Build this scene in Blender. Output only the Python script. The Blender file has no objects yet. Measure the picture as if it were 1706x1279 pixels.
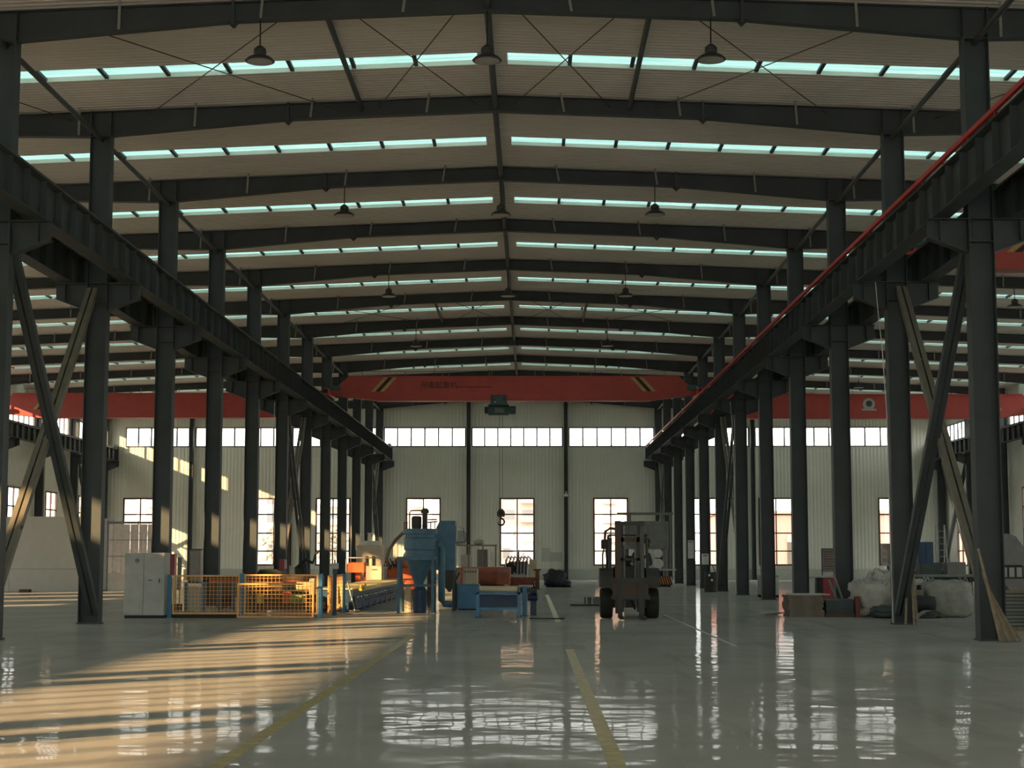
import bpy, math, random
from mathutils import Vector, Matrix, Euler, noise
random.seed(7)
S = bpy.context.scene
C = S.collection

# ---------------------------------------------------------------- camera, light, exposure
PITCH, YAW, FOCAL_PX = math.radians(5.968), math.radians(0.663), 2750.0
cam_data = bpy.data.cameras.new('camera')
cam_data.sensor_fit = 'HORIZONTAL'; cam_data.sensor_width = 36.0
cam_data.lens = FOCAL_PX / 1706.0 * 36.0
cam_data.clip_start = 0.1; cam_data.clip_end = 2000
cam = bpy.data.objects.new('camera', cam_data); C.objects.link(cam)
cam.location = (0, 0, 1.6)
cam.rotation_euler = (math.pi / 2 + PITCH, 0, YAW)
S.camera = cam

world = bpy.data.worlds.new('hazy_sky'); S.world = world
world.use_nodes = True
bg = world.node_tree.nodes['Background']
bg.inputs['Color'].default_value = (1.0, 0.965, 0.92, 1)
bg.inputs['Strength'].default_value = 7.2

SUN_DIR = Vector((1.0, 0.85, -0.387)).normalized()      # low sun from behind left
sun_data = bpy.data.lights.new('sun', 'SUN')
sun_data.energy = 20.5; sun_data.color = (1.0, 0.61, 0.29); sun_data.angle = math.radians(0.6)
sun = bpy.data.objects.new('sun', sun_data); C.objects.link(sun)
sun.location = (-60, -60, 60)
sun.rotation_euler = SUN_DIR.to_track_quat('-Z', 'Y').to_euler()

S.view_settings.view_transform = 'Standard'
S.view_settings.look = 'None'
S.view_settings.exposure = 0.0
S.view_settings.gamma = 1.0
S.view_settings.use_curve_mapping = False
S.cycles.max_bounces = 10
S.cycles.diffuse_bounces = 6
S.cycles.glossy_bounces = 4
S.cycles.transparent_max_bounces = 12
S.cycles.caustics_reflective = False
S.cycles.caustics_refractive = False
S.cycles.sample_clamp_indirect = 6.0

# ---------------------------------------------------------------- materials
MATS = {}
def mat(name, col, rough=0.6, metal=0.0, var=0.12, scale=3.0, bump=0.0, bscale=40.0, spec=0.5):
    m = bpy.data.materials.new(name); m.use_nodes = True
    nt = m.node_tree; b = nt.nodes['Principled BSDF']
    b.inputs['Roughness'].default_value = rough
    b.inputs['Metallic'].default_value = metal
    b.inputs['Specular IOR Level'].default_value = spec
    tc = nt.nodes.new('ShaderNodeTexCoord')
    n = nt.nodes.new('ShaderNodeTexNoise'); n.inputs['Scale'].default_value = scale; n.inputs['Detail'].default_value = 5
    nt.links.new(tc.outputs['Object'], n.inputs['Vector'])
    r = nt.nodes.new('ShaderNodeMapRange')
    r.inputs['From Min'].default_value = 0.3; r.inputs['From Max'].default_value = 0.7
    r.inputs['To Min'].default_value = 1 - var; r.inputs['To Max'].default_value = 1 + var
    nt.links.new(n.outputs['Fac'], r.inputs['Value'])
    mx = nt.nodes.new('ShaderNodeMix'); mx.data_type = 'RGBA'; mx.blend_type = 'MULTIPLY'
    mx.inputs[0].default_value = 1.0
    mx.inputs[6].default_value = (*col, 1)
    nt.links.new(r.outputs['Result'], mx.inputs[7])
    nt.links.new(mx.outputs[2], b.inputs['Base Color'])
    if bump:
        n2 = nt.nodes.new('ShaderNodeTexNoise'); n2.inputs['Scale'].default_value = bscale; n2.inputs['Detail'].default_value = 4
        nt.links.new(tc.outputs['Object'], n2.inputs['Vector'])
        bp = nt.nodes.new('ShaderNodeBump'); bp.inputs['Strength'].default_value = bump; bp.inputs['Distance'].default_value = 0.02
        nt.links.new(n2.outputs['Fac'], bp.inputs['Height']); nt.links.new(bp.outputs['Normal'], b.inputs['Normal'])
    MATS[name] = m
    return m

def mat_glass(name, tint, gloss=0.06):
    m = bpy.data.materials.new(name); m.use_nodes = True
    nt = m.node_tree; nt.nodes.clear()
    out = nt.nodes.new('ShaderNodeOutputMaterial')
    t = nt.nodes.new('ShaderNodeBsdfTransparent')
    nz = nt.nodes.new('ShaderNodeTexNoise'); nz.inputs['Scale'].default_value = 1.3
    cr = nt.nodes.new('ShaderNodeValToRGB')
    cr.color_ramp.elements[0].color = tuple(x * 0.93 for x in tint) + (1,); cr.color_ramp.elements[1].color = (*tint, 1)
    nt.links.new(nz.outputs['Fac'], cr.inputs['Fac']); nt.links.new(cr.outputs['Color'], t.inputs['Color'])
    g = nt.nodes.new('ShaderNodeBsdfGlossy'); g.inputs['Roughness'].default_value = 0.03
    mx = nt.nodes.new('ShaderNodeMixShader'); mx.inputs[0].default_value = gloss
    nt.links.new(t.outputs[0], mx.inputs[1]); nt.links.new(g.outputs[0], mx.inputs[2])
    nt.links.new(mx.outputs[0], out.inputs['Surface'])
    MATS[name] = m
    return m

def mat_translucent(name, col, clear=0.0):
    """fibreglass daylight sheet: scatters the sky's light downward"""
    m = bpy.data.materials.new(name); m.use_nodes = True
    nt = m.node_tree; nt.nodes.clear()
    out = nt.nodes.new('ShaderNodeOutputMaterial')
    tc = nt.nodes.new('ShaderNodeTexCoord')
    oi = nt.nodes.new('ShaderNodeObjectInfo')
    mp = nt.nodes.new('ShaderNodeMapping'); mp.inputs['Scale'].default_value = (0.5, 6.0, 1)
    nt.links.new(tc.outputs['Object'], mp.inputs['Vector']); 
    cmb = nt.nodes.new('ShaderNodeCombineXYZ'); 
    mul = nt.nodes.new('ShaderNodeMath'); mul.operation = 'MULTIPLY'; mul.inputs[1].default_value = 57.0
    nt.links.new(oi.outputs['Random'], mul.inputs[0]); nt.links.new(mul.outputs[0], cmb.inputs[0])
    nt.links.new(cmb.outputs[0], mp.inputs['Location'])
    nz = nt.nodes.new('ShaderNodeTexNoise'); nz.inputs['Scale'].default_value = 1.0; nz.inputs['Detail'].default_value = 3
    nt.links.new(mp.outputs[0], nz.inputs['Vector'])
    cr = nt.nodes.new('ShaderNodeValToRGB')
    cr.color_ramp.elements[0].position = 0.3; cr.color_ramp.elements[0].color = (col[0] * 0.62, col[1] * 0.8, col[2] * 0.78, 1)
    cr.color_ramp.elements[1].position = 0.62; cr.color_ramp.elements[1].color = (*col, 1)
    nt.links.new(nz.outputs['Fac'], cr.inputs['Fac'])
    t = nt.nodes.new('ShaderNodeBsdfTranslucent'); nt.links.new(cr.outputs['Color'], t.inputs['Color'])
    d = nt.nodes.new('ShaderNodeBsdfDiffuse'); d.inputs['Color'].default_value = (0.25, 0.3, 0.3, 1)
    ad = nt.nodes.new('ShaderNodeAddShader')
    nt.links.new(t.outputs[0], ad.inputs[0]); nt.links.new(d.outputs[0], ad.inputs[1])
    nt.links.new(ad.outputs[0], out.inputs['Surface'])
    MATS[name] = m
    return m

def mat_floor():
    m = bpy.data.materials.new('epoxy_floor'); m.use_nodes = True
    nt = m.node_tree; b = nt.nodes['Principled BSDF']
    L = nt.links.new
    tc = nt.nodes.new('ShaderNodeTexCoord')
    n1 = nt.nodes.new('ShaderNodeTexNoise'); n1.inputs['Scale'].default_value = 0.35; n1.inputs['Detail'].default_value = 8; n1.inputs['Roughness'].default_value = 0.65
    L(tc.outputs['Object'], n1.inputs['Vector'])
    cr = nt.nodes.new('ShaderNodeValToRGB')
    cr.color_ramp.elements[0].position = 0.3; cr.color_ramp.elements[0].color = (0.35, 0.338, 0.318, 1)
    cr.color_ramp.elements[1].position = 0.72; cr.color_ramp.elements[1].color = (0.45, 0.438, 0.412, 1)
    L(n1.outputs['Fac'], cr.inputs['Fac'])
    # scuffs and tyre marks: thin stretched streaks
    mp = nt.nodes.new('ShaderNodeMapping'); mp.inputs['Scale'].default_value = (2.2, 0.22, 1); mp.inputs['Rotation'].default_value = (0, 0, 0.35)
    L(tc.outputs['Object'], mp.inputs['Vector'])
    n2 = nt.nodes.new('ShaderNodeTexNoise'); n2.inputs['Scale'].default_value = 1.0; n2.inputs['Detail'].default_value = 6
    L(mp.outputs[0], n2.inputs['Vector'])
    r2 = nt.nodes.new('ShaderNodeMapRange'); r2.inputs['From Min'].default_value = 0.55; r2.inputs['From Max'].default_value = 0.75
    r2.inputs['To Min'].default_value = 0.0; r2.inputs['To Max'].default_value = 0.35
    L(n2.outputs['Fac'], r2.inputs['Value'])
    mx = nt.nodes.new('ShaderNodeMix'); mx.data_type = 'RGBA'
    L(r2.outputs[0], mx.inputs[0]); L(cr.outputs['Color'], mx.inputs[6]); mx.inputs[7].default_value = (0.16, 0.15, 0.13, 1)
    L(mx.outputs[2], b.inputs['Base Color'])
    b.inputs['Roughness'].default_value = 0.6
    b.inputs['Specular IOR Level'].default_value = 0.0
    rr = nt.nodes.new('ShaderNodeMapRange'); rr.inputs['To Min'].default_value = 0.02; rr.inputs['To Max'].default_value = 0.10
    rr.inputs['From Min'].default_value = 0.3; rr.inputs['From Max'].default_value = 0.7
    L(n1.outputs['Fac'], rr.inputs['Value'])
    b.inputs['Coat Weight'].default_value = 0.2; b.inputs['Coat IOR'].default_value = 1.45
    L(rr.outputs[0], b.inputs['Coat Roughness'])
    n3 = nt.nodes.new('ShaderNodeTexNoise'); n3.inputs['Scale'].default_value = 1.3; n3.inputs['Detail'].default_value = 2.0; n3.inputs['Roughness'].default_value = 0.4
    L(tc.outputs['Object'], n3.inputs['Vector'])
    bp = nt.nodes.new('ShaderNodeBump'); bp.inputs['Strength'].default_value = 1.0; bp.inputs['Distance'].default_value = 0.010
    L(n3.outputs['Fac'], bp.inputs['Height']); L(bp.outputs['Normal'], b.inputs['Coat Normal'])
    MATS['floor'] = m
    return m

mat_floor()
mat('steel', (0.060, 0.072, 0.075), 0.6, var=0.15, scale=1.2, spec=0.35)
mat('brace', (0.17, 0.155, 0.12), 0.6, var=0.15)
mat('flybrace', (0.26, 0.255, 0.22), 0.6)
mat('liner', (0.68, 0.645, 0.58), 0.45, var=0.05, scale=0.6)
mat('wall', (0.66, 0.67, 0.58), 0.5, var=0.05, scale=0.5)
mat('wall_paint', (0.48, 0.50, 0.44), 0.7, var=0.06)
mat('frame_brown', (0.045, 0.018, 0.016), 0.5)
mat('frame_grey', (0.07, 0.075, 0.075), 0.5)
mat('red', (0.45, 0.06, 0.04), 0.45, var=0.1, scale=2)
mat('red_rail', (0.5, 0.03, 0.02), 0.5)
mat('black', (0.012, 0.012, 0.012), 0.6)
mat('rubber', (0.02, 0.019, 0.017), 0.85, bump=0.3)
mat('yellow', (0.62, 0.42, 0.05), 0.5)
mat('stripe_yellow', (0.46, 0.32, 0.11), 0.5)
mat('line_yellow', (0.40, 0.315, 0.09), 0.35, var=0.35, scale=6)
mat('line_white', (0.5, 0.5, 0.45), 0.4, var=0.3, scale=6)
mat('blue', (0.045, 0.20, 0.36), 0.45, var=0.18)
mat('blue_dark', (0.02, 0.06, 0.12), 0.5, var=0.2)
mat('blue_grey', (0.06, 0.15, 0.22), 0.5, var=0.18, scale=4)
mat('orange', (0.62, 0.12, 0.03), 0.5, var=0.15)
mat('orange_dull', (0.36, 0.095, 0.05), 0.6, var=0.15)
mat('orange_mesh', (0.78, 0.42, 0.13), 0.5)
mat('cream', (0.55, 0.48, 0.33), 0.6)
mat('pale_yellow', (0.62, 0.52, 0.25), 0.6)
mat('grey_light', (0.42, 0.42, 0.39), 0.55)
mat('grey_mid', (0.20, 0.20, 0.19), 0.6)
mat('mast_grey', (0.10, 0.105, 0.09), 0.6)
mat('grey_dark', (0.05, 0.05, 0.047), 0.6)
mat('white', (0.62, 0.61, 0.57), 0.6)
mat('green', (0.05, 0.11, 0.095), 0.5)
mat('green_bright', (0.25, 0.42, 0.12), 0.5)
mat('brown', (0.10, 0.065, 0.045), 0.7)
mat('rust', (0.20, 0.055, 0.03), 0.7, var=0.3)
mat('chrome', (0.5, 0.5, 0.5), 0.25, metal=1.0)
mat('card', (0.17, 0.145, 0.11), 0.8, var=0.2)
mat('wood', (0.22, 0.155, 0.09), 0.75, var=0.25, scale=8)
mat('plank', (0.25, 0.20, 0.14), 0.75, var=0.25, scale=8)
mat('panel_green', (0.055, 0.075, 0.075), 0.7, var=0.2)
mat('bag', (0.46, 0.44, 0.40), 0.85, var=0.15, scale=5, bump=0.6, bscale=14)
mat('bag_grey', (0.30, 0.30, 0.27), 0.85, var=0.2, scale=5, bump=0.6, bscale=14)
mat('bag_dark', (0.02, 0.024, 0.03), 0.6, var=0.2)
mat('skin', (0.60, 0.40, 0.31), 0.6)
mat('cloth_blue', (0.03, 0.04, 0.07), 0.85, bump=0.4)
mat('hair', (0.012, 0.01, 0.009), 0.7)
mat('partition', (0.52, 0.50, 0.44), 0.6, var=0.04)
mat('curtain', (0.68, 0.60, 0.55), 0.5, var=0.10, scale=6)
mat('ground', (0.32, 0.29, 0.25), 0.9, var=0.2, scale=0.3)
mat('facade', (0.62, 0.56, 0.48), 0.8, var=0.06, scale=0.1)
mat('facade_pink', (0.60, 0.46, 0.40), 0.8, var=0.06, scale=0.1)
mat('facade_red', (0.44, 0.18, 0.17), 0.8, var=0.06, scale=0.1)
mat('facade_glass', (0.26, 0.25, 0.25), 0.3)
mat('leaf', (0.34, 0.29, 0.22), 0.9, var=0.3)
mat('lamp_shade', (0.045, 0.045, 0.045), 0.4)
mat('red_lens', (0.6, 0.02, 0.02), 0.3)
mat('magenta', (0.30, 0.03, 0.04), 0.5)
mat_glass('glass', (0.93, 0.95, 0.94))
mat_translucent('fibreglass', (0.076, 0.134, 0.136))

# ---------------------------------------------------------------- mesh builder
class MB:
    def __init__(s): s.v = []; s.f = []
    def add(s, vs, fs):
        n = len(s.v); s.v += [tuple(p) for p in vs]; s.f += [tuple(i + n for i in f) for f in fs]; return s
    def box(s, x0, x1, y0, y1, z0, z1):
        return s.add([(x0,y0,z0),(x1,y0,z0),(x1,y1,z0),(x0,y1,z0),(x0,y0,z1),(x1,y0,z1),(x1,y1,z1),(x0,y1,z1)],
                     [(3,2,1,0),(4,5,6,7),(0,1,5,4),(1,2,6,5),(2,3,7,6),(3,0,4,7)])
    def cbox(s, x0, x1, y0, y1, z0, z1, b=0.02):
        """box with chamfered vertical and top edges"""
        b = min(b, (x1-x0)*.45, (y1-y0)*.45, (z1-z0)*.45)
        def ring(i, z): return [(x0+i,y0,z),(x1-i,y0,z),(x1,y0+i,z),(x1,y1-i,z),(x1-i,y1,z),(x0+i,y1,z),(x0,y1-i,z),(x0,y0+i,z)]
        def ring2(i, z): return [(x0+i+b*.3,y0+b,z),(x1-i-b*.3,y0+b,z),(x1-b,y0+i+b*.3,z),(x1-b,y1-i-b*.3,z),(x1-i-b*.3,y1-b,z),(x0+i+b*.3,y1-b,z),(x0+b,y1-i-b*.3,z),(x0+b,y0+i+b*.3,z)]
        vs = ring(b, z0) + ring(b, z1-b) + ring2(b, z1)
        fs = [tuple(range(7,-1,-1)), tuple(range(16,24))]
        for k in (0, 8):
            for i in range(8): j = (i+1) % 8; fs.append((k+i, k+j, k+8+j, k+8+i))
        return s.add(vs, fs)
    def bar(s, p0, p1, w, h, up=(0,0,1)):
        p0 = Vector(p0); p1 = Vector(p1); d = (p1-p0).normalized(); u = Vector(up)
        if abs(d.dot(u)) > .98: u = Vector((0,1,0))
        r = d.cross(u).normalized(); u = r.cross(d).normalized()
        vs = []
        for p in (p0, p1):
            for a, b in ((-1,-1),(1,-1),(1,1),(-1,1)): vs.append(p + r*(a*w/2) + u*(b*h/2))
        return s.add(vs, [(3,2,1,0),(4,5,6,7),(0,1,5,4),(1,2,6,5),(2,3,7,6),(3,0,4,7)])
    def cyl(s, p0, p1, r0, r1=None, n=14, caps=True):
        r1 = r0 if r1 is None else r1
        p0 = Vector(p0); p1 = Vector(p1); d = (p1-p0).normalized()
        a = Vector((1,0,0)) if abs(d.x) < .9 else Vector((0,1,0))
        u = d.cross(a).normalized(); w = d.cross(u).normalized()
        vs = []
        for p, r in ((p0,r0),(p1,r1)):
            for i in range(n):
                t = 2*math.pi*i/n; vs.append(p + u*(r*math.cos(t)) + w*(r*math.sin(t)))
        fs = [(i,(i+1)%n,n+(i+1)%n,n+i) for i in range(n)]
        if caps: fs += [tuple(range(n-1,-1,-1)), tuple(range(n,2*n))]
        return s.add(vs, fs)
    def tube(s, pts, r, n=8):
        pts = [Vector(p) for p in pts]; vs = []; m = len(pts)
        for k, p in enumerate(pts):
            d = (pts[min(k+1,m-1)] - pts[max(k-1,0)]).normalized()
            a = Vector((0,0,1)) if abs(d.z) < .9 else Vector((0,1,0))
            if abs(d.y) > .9: a = Vector((0,0,1))
            u = d.cross(a).normalized(); w = d.cross(u).normalized()
            rr = r[k] if isinstance(r, (list,tuple)) else r
            for i in range(n):
                t = 2*math.pi*i/n; vs.append(p + u*(rr*math.cos(t)) + w*(rr*math.sin(t)))
        fs = []
        for k in range(m-1):
            for i in range(n): fs.append((k*n+i, k*n+(i+1)%n, (k+1)*n+(i+1)%n, (k+1)*n+i))
        fs += [tuple(range(n-1,-1,-1)), tuple(range((m-1)*n, m*n))]
        return s.add(vs, fs)
    def prism(s, poly, axis, a0, a1):
        def P(u, v, a): return {'y': (u,a,v), 'x': (a,u,v), 'z': (u,v,a)}[axis]
        n = len(poly)
        vs = [P(u,v,a0) for u,v in poly] + [P(u,v,a1) for u,v in poly]
        return s.add(vs, [tuple(range(n)), tuple(range(2*n-1,n-1,-1))] + [(i,n+i,n+(i+1)%n,(i+1)%n) for i in range(n)])
    def lathe(s, prof, c=(0,0,0), n=20, axis='z'):
        vs = []
        for r, h in prof:
            for i in range(n):
                t = 2*math.pi*i/n; a, b = r*math.cos(t), r*math.sin(t)
                vs.append((c[0]+a,c[1]+b,c[2]+h) if axis == 'z' else ((c[0]+h,c[1]+a,c[2]+b) if axis == 'x' else (c[0]+a,c[1]+h,c[2]+b)))
        fs = []
        for k in range(len(prof)-1):
            for i in range(n): fs.append((k*n+i,k*n+(i+1)%n,(k+1)*n+(i+1)%n,(k+1)*n+i))
        fs += [tuple(range(n-1,-1,-1)), tuple(range((len(prof)-1)*n, len(prof)*n))]
        return s.add(vs, fs)
    def blob(s, c, size, e=0.6, nz=0.06, seed=0, nu=28, nv=18, flat=0.0, fr=2.2):
        """lumpy superellipsoid: filled sacks, bags, cushions"""
        def sp(t, e): return math.copysign(abs(t)**e, t)
        vs = []
        for j in range(nv+1):
            ph = -math.pi/2 + math.pi*j/nv
            for i in range(nu):
                th = 2*math.pi*i/nu
                d = Vector((sp(math.cos(ph),e)*sp(math.cos(th),e), sp(math.cos(ph),e)*sp(math.sin(th),e), sp(math.sin(ph),e)))
                k = 1 + nz*noise.noise(d*fr+Vector((seed*7.1,0,0))) + nz*.5*noise.noise(d*fr*2.7+Vector((0,seed*3.3,0)))
                p = Vector((d.x*size[0], d.y*size[1], d.z*size[2]))*k
                p.z = max(p.z, -size[2]*(1-flat))
                vs.append((c[0]+p.x, c[1]+p.y, c[2]+p.z))
        fs = []
        for j in range(nv):
            for i in range(nu): fs.append((j*nu+i, j*nu+(i+1)%nu, (j+1)*nu+(i+1)%nu, (j+1)*nu+i))
        return s.add(vs, fs)
    def mesh(s, name, m):
        me = bpy.data.meshes.new(name); me.from_pydata(s.v, [], s.f); me.update()
        me.materials.append(MATS[m]); return me
    def build(s, name, m, parent=None, loc=(0,0,0), smooth=False, rot=None, local=False):
        """links the collected shapes as ONE mesh object.  Coordinates given in world space are re-based on the parent."""
        if parent is not None and not local:
            o0 = Vector(parent.get('_o', (0,0,0)))
            s.v = [(x-o0[0], y-o0[1], z-o0[2]) for x,y,z in s.v]
        me = s.mesh(name, m)
        if smooth:
            for p in me.polygons: p.use_smooth = True
        return place(name, me, parent, loc, rot)

def place(name, me, parent=None, loc=(0,0,0), rot=None):
    o = bpy.data.objects.new(name, me); C.objects.link(o)
    o.location = loc
    if rot: o.rotation_euler = rot
    if parent is not None: o.parent = parent; o['_o'] = parent.get('_o', (0,0,0))
    return o
def tag(o, label=None, cat=None, group=None, kind=None):
    if label: o['label'] = label
    if cat: o['category'] = cat
    if group: o['group'] = group
    if kind: o['kind'] = kind
    return o
def thing(name, label, cat, loc=(0,0,0), rotz=0.0, group=None):
    o = bpy.data.objects.new(name, None); C.objects.link(o)
    o.empty_display_size = 0.2
    o.location = loc; o.rotation_euler = (0,0,rotz)
    o['_o'] = tuple(loc) if rotz == 0 else (0,0,0)
    return tag(o, label, cat, group)
def single(name, mb, m, label, cat, group=None, smooth=False):
    return tag(mb.build(name, m, None, smooth=smooth), label, cat, group)
def struct(name, mb=None, m=None, loc=(0,0,0)):
    if mb is None:
        o = bpy.data.objects.new(name, None); C.objects.link(o); o.location = loc; o['_o'] = tuple(loc)
    else:
        o = mb.build(name, m)
    o['kind'] = 'structure'
    return o
def text_mesh(txt, size, m, depth=0.004):
    cu = bpy.data.curves.new('lettering', 'FONT'); cu.body = txt; cu.size = size; cu.extrude = depth; cu.align_x = 'CENTER'; cu.align_y = 'CENTER'
    ob = bpy.data.objects.new('lettering', cu); C.objects.link(ob)
    dg = bpy.context.evaluated_depsgraph_get()
    me = bpy.data.meshes.new_from_object(ob.evaluated_get(dg))
    bpy.data.objects.remove(ob); me.materials.clear(); me.materials.append(MATS[m])
    return me
ORD = ['first','second','third','fourth','fifth','sixth','seventh','eighth','ninth','tenth','eleventh','twelfth','thirteenth','fourteenth','fifteenth','sixteenth','seventeenth','eighteenth','nineteenth']

# ---------------------------------------------------------------- building dimensions (metres)
XL, XR = -10.55, 8.85            # inner column rows
XWL, XWR = -30.15, 28.80         # side walls
XC = -0.87                       # ridge
Y0, BAY, NF = 32.2, 7.5, 12      # frame 0 nearest in view, 12 frames to the far wall
YB, YF = 115.15, -16.5           # far wall, wall behind the camera
def fy(k): return Y0 + BAY*k
SL = 0.039
def zr(x): return 12.88 - SL*abs(x-XC)        # top of rafter
ZB0, ZB1 = 9.22, 10.60                        # high window band
ZW = (0.98, 1.98, 3.22, 4.52, 5.67)           # low window: sill, three bars, head

# ---- floor
fl = MB().add([(XWL,YF,0),(XWR,YF,0),(XWR,YB,0),(XWL,YB,0)], [(0,1,2,3)])
floor = struct('floor', fl, 'floor')
def floor_line(x, y0, y1, w, m, name, breaks=()):
    mb = MB(); y = y0
    segs = []; 
    for b0, b1 in list(breaks) + [(y1, y1)]:
        segs.append((y, b0)); y = b1
    for a, b in segs: mb.box(x-w/2, x+w/2, a, b, 0.0, 0.003)
    return mb.build(name, m, floor)
floor_line(0.66, 2, 70, 0.14, 'line_yellow', 'painted_line', ((29.0, 41.0),))
floor_line(-2.42, 2, 34, 0.14, 'line_yellow', 'painted_line')
floor_line(3.67, 30, 46, 0.07, 'line_white', 'painted_line')

# ---- corrugated sheet walls
def corr_cells(mb, plane, pos, sign, u0, u1, z0, z1, holes, per=0.25, dep=0.022):
    """trapezoidal sheet running vertically; plane 'y' = wall facing along y, u is x"""
    us = sorted({u0, u1} | {h[0] for h in holes} | {h[1] for h in holes})
    for a, b in zip(us, us[1:]):
        if b - a < 1e-4: continue
        hs = sorted([(h[2],h[3]) for h in holes if h[0] < b-1e-4 and h[1] > a+1e-4])
        z = z0; spans = []
        for h0, h1 in hs: spans.append((z,h0)); z = max(z,h1)
        spans.append((z,z1))
        pts = []
        k = math.floor(a/per)
        while k*per < b:
            for du, d in ((0,0),(.40*per,0),(.52*per,1),(.88*per,1)):
                u = k*per+du
                if a < u < b: pts.append((u,d*dep))
            k += 1
        f = lambda u: 0.0 if (u/per) % 1 <= .4 else dep if .52 <= (u/per) % 1 <= .88 else dep*.5
        pts = [(a,f(a))] + pts + [(b,f(b))]
        for s0, s1 in spans:
            if s1 - s0 < 1e-3: continue
            vs = []
            for u, d in pts:
                q = pos + sign*d
                for zz in (s0,s1): vs.append((u,q,zz) if plane == 'y' else (q,u,zz))
            mb.add(vs, [(2*i,2*i+2,2*i+3,2*i+1) for i in range(len(pts)-1)])
WINDOW_N = [0]
_wm = {}
def window(plane, pos, c, width, zs, ncol, fr, mm, m, detail=True):
    """glazed window: frame ring, mullions, transoms and one pane per light. c = centre along the wall"""
    WINDOW_N[0] += 1
    loc = (c,pos,zs[0]) if plane == 'y' else (pos,c,zs[0])
    o = struct('window_%d' % WINDOW_N[0], loc=loc)
    if plane == 'x': o.rotation_euler = (0,0,math.pi/2)
    h = zs[-1]-zs[0]; hw = width/2; key = (round(width,3), tuple(zs), ncol, fr, mm, m, detail)
    if key not in _wm:
        d = {}
        d['frame'] = MB().box(-hw,hw,-.06,.06,0,fr).box(-hw,hw,-.06,.06,h-fr,h).box(-hw,-hw+fr,-.058,.058,fr,h-fr).box(hw-fr,hw,-.058,.058,fr,h-fr)
        if detail:
            d['frame'] = d['frame'].mesh('frame', m)
            d['mullion'] = MB().box(-mm/2,mm/2,-.045,.045,fr,h-fr).mesh('mullion', m)
            d['transom'] = MB().box(-hw+fr,hw-fr,-.05,.05,-mm/2,mm/2).mesh('transom', m)
            pw = width/ncol; d['pane'] = []
            for a, b in zip(zs, zs[1:]): d['pane'].append(MB().box(-pw/2,pw/2,-.004,.004,a-zs[0],b-zs[0]).mesh('pane', 'glass'))
        else:
            for i in range(1,ncol): x = -hw+width*i/ncol; d['frame'].box(x-mm/2,x+mm/2,-.045,.045,fr,h-fr)
            d['frame'] = d['frame'].mesh('frame', m)
            d['pane'] = MB().box(-hw,hw,-.004,.004,0,h).mesh('pane', 'glass')
        _wm[key] = d
    d = _wm[key]
    place('frame', d['frame'], o)
    if not detail: place('pane', d['pane'], o); return o
    for i in range(1,ncol): place('mullion', d['mullion'], o, (-hw+width*i/ncol,0,0))
    for z in zs[1:-1]: place('transom', d['transom'], o, (0,0,z-zs[0]))
    for i in range(ncol):
        for pm in d['pane']: place('pane', pm, o, (-hw+width*(i+.5)/ncol,0,0))
    return o

# far wall
low_far = [-7.5,-0.97,5.53,-13.8,-17.9,-27.25,12.4,17.0,25.3]
wind_cols = [-23.7,-16.9,-4.35,2.42,15.4,22.0]
band_far = [(-28.4,-23.9),(-23.5,-17.1),(-16.7,-10.8),(-10.3,-4.55),(-4.15,2.22),(2.62,8.6),(9.1,15.2),(15.6,21.8),(22.2,26.5)]
holes = [(c-1.21,c+1.21,ZW[0],ZW[-1]) for c in low_far] + [(a,b,ZB0,ZB1) for a,b in band_far]
mb = MB(); corr_cells(mb,'y',YB,-1,XWL,XWR,0.75,13.2,holes)
wall_back = struct('wall_back', mb, 'wall')
struct('baseboard_back', MB().box(XWL,XWR,YB-.16,YB+.05,0,.75), 'wall_paint')
for c in low_far: window('y',YB,c,2.42,ZW,2,.10,.085,'frame_brown')
for a, b in band_far: window('y',YB,(a+b)/2,b-a,(ZB0,ZB1),max(2,round((b-a)/.965)),.08,.10,'frame_grey')
# side walls: band and low windows in each bay
for side, X, sg in (('left',XWL,1),('right',XWR,-1)):
    hs = []; wins = []
    for k in range(-7,11):
        a, b = fy(k)+.25, fy(k+1)-.25
        if a < YF: a = YF+.3
        hs.append((a,b,ZB0,ZB1)); wins.append((a,b,k,0))
        c = fy(k)+3.75
        if c-1.3 > YF:
            hs.append((c-1.21,c+1.21,ZW[0],ZW[-1])); wins.append((c-1.21,c+1.21,k,1))
    mb = MB(); corr_cells(mb,'x',X,sg,YF,YB,0.75,13.2,hs)
    struct('wall_'+side, mb, 'wall')
    struct('baseboard_'+side, MB().box(min(X,X+sg*.16),max(X,X+sg*.16),YF,YB,0,.75), 'wall_paint')
    for a, b, k, lo in wins:
        vis = k >= 6
        if lo: window('x',X,(a+b)/2,b-a,ZW,2,.10,.085,'frame_brown',vis)
        else: window('x',X,(a+b)/2,b-a,(ZB0,ZB1),7,.06,.075,'frame_grey',vis)
# unseen wall behind the camera: windows and open vehicle door added to let daylight in
added_low_front = [-27.2,-20.3,-14.0,9.6,13.6,18.4,25.2]
holes = [(c-1.21,c+1.21,ZW[0],ZW[-1]) for c in added_low_front] + [(-6.0,4.5,0,6.0)]
mb = MB(); corr_cells(mb,'y',YF,1,XWL,XWR,0,13.2,holes)
struct('wall_front', mb, 'wall')
for c in added_low_front: window('y',YF,c,2.42,ZW,2,.10,.085,'frame_brown',False)
dr = struct('added_door_1', loc=(-.75,YF,0))
MB().box(-6.15,-6.0,YF-.1,YF+.15,0,6.15).box(4.5,4.65,YF-.1,YF+.15,0,6.15).box(-6.15,4.65,YF-.1,YF+.15,6.0,6.15).build('added_door_frame','frame_grey',dr)

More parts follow.
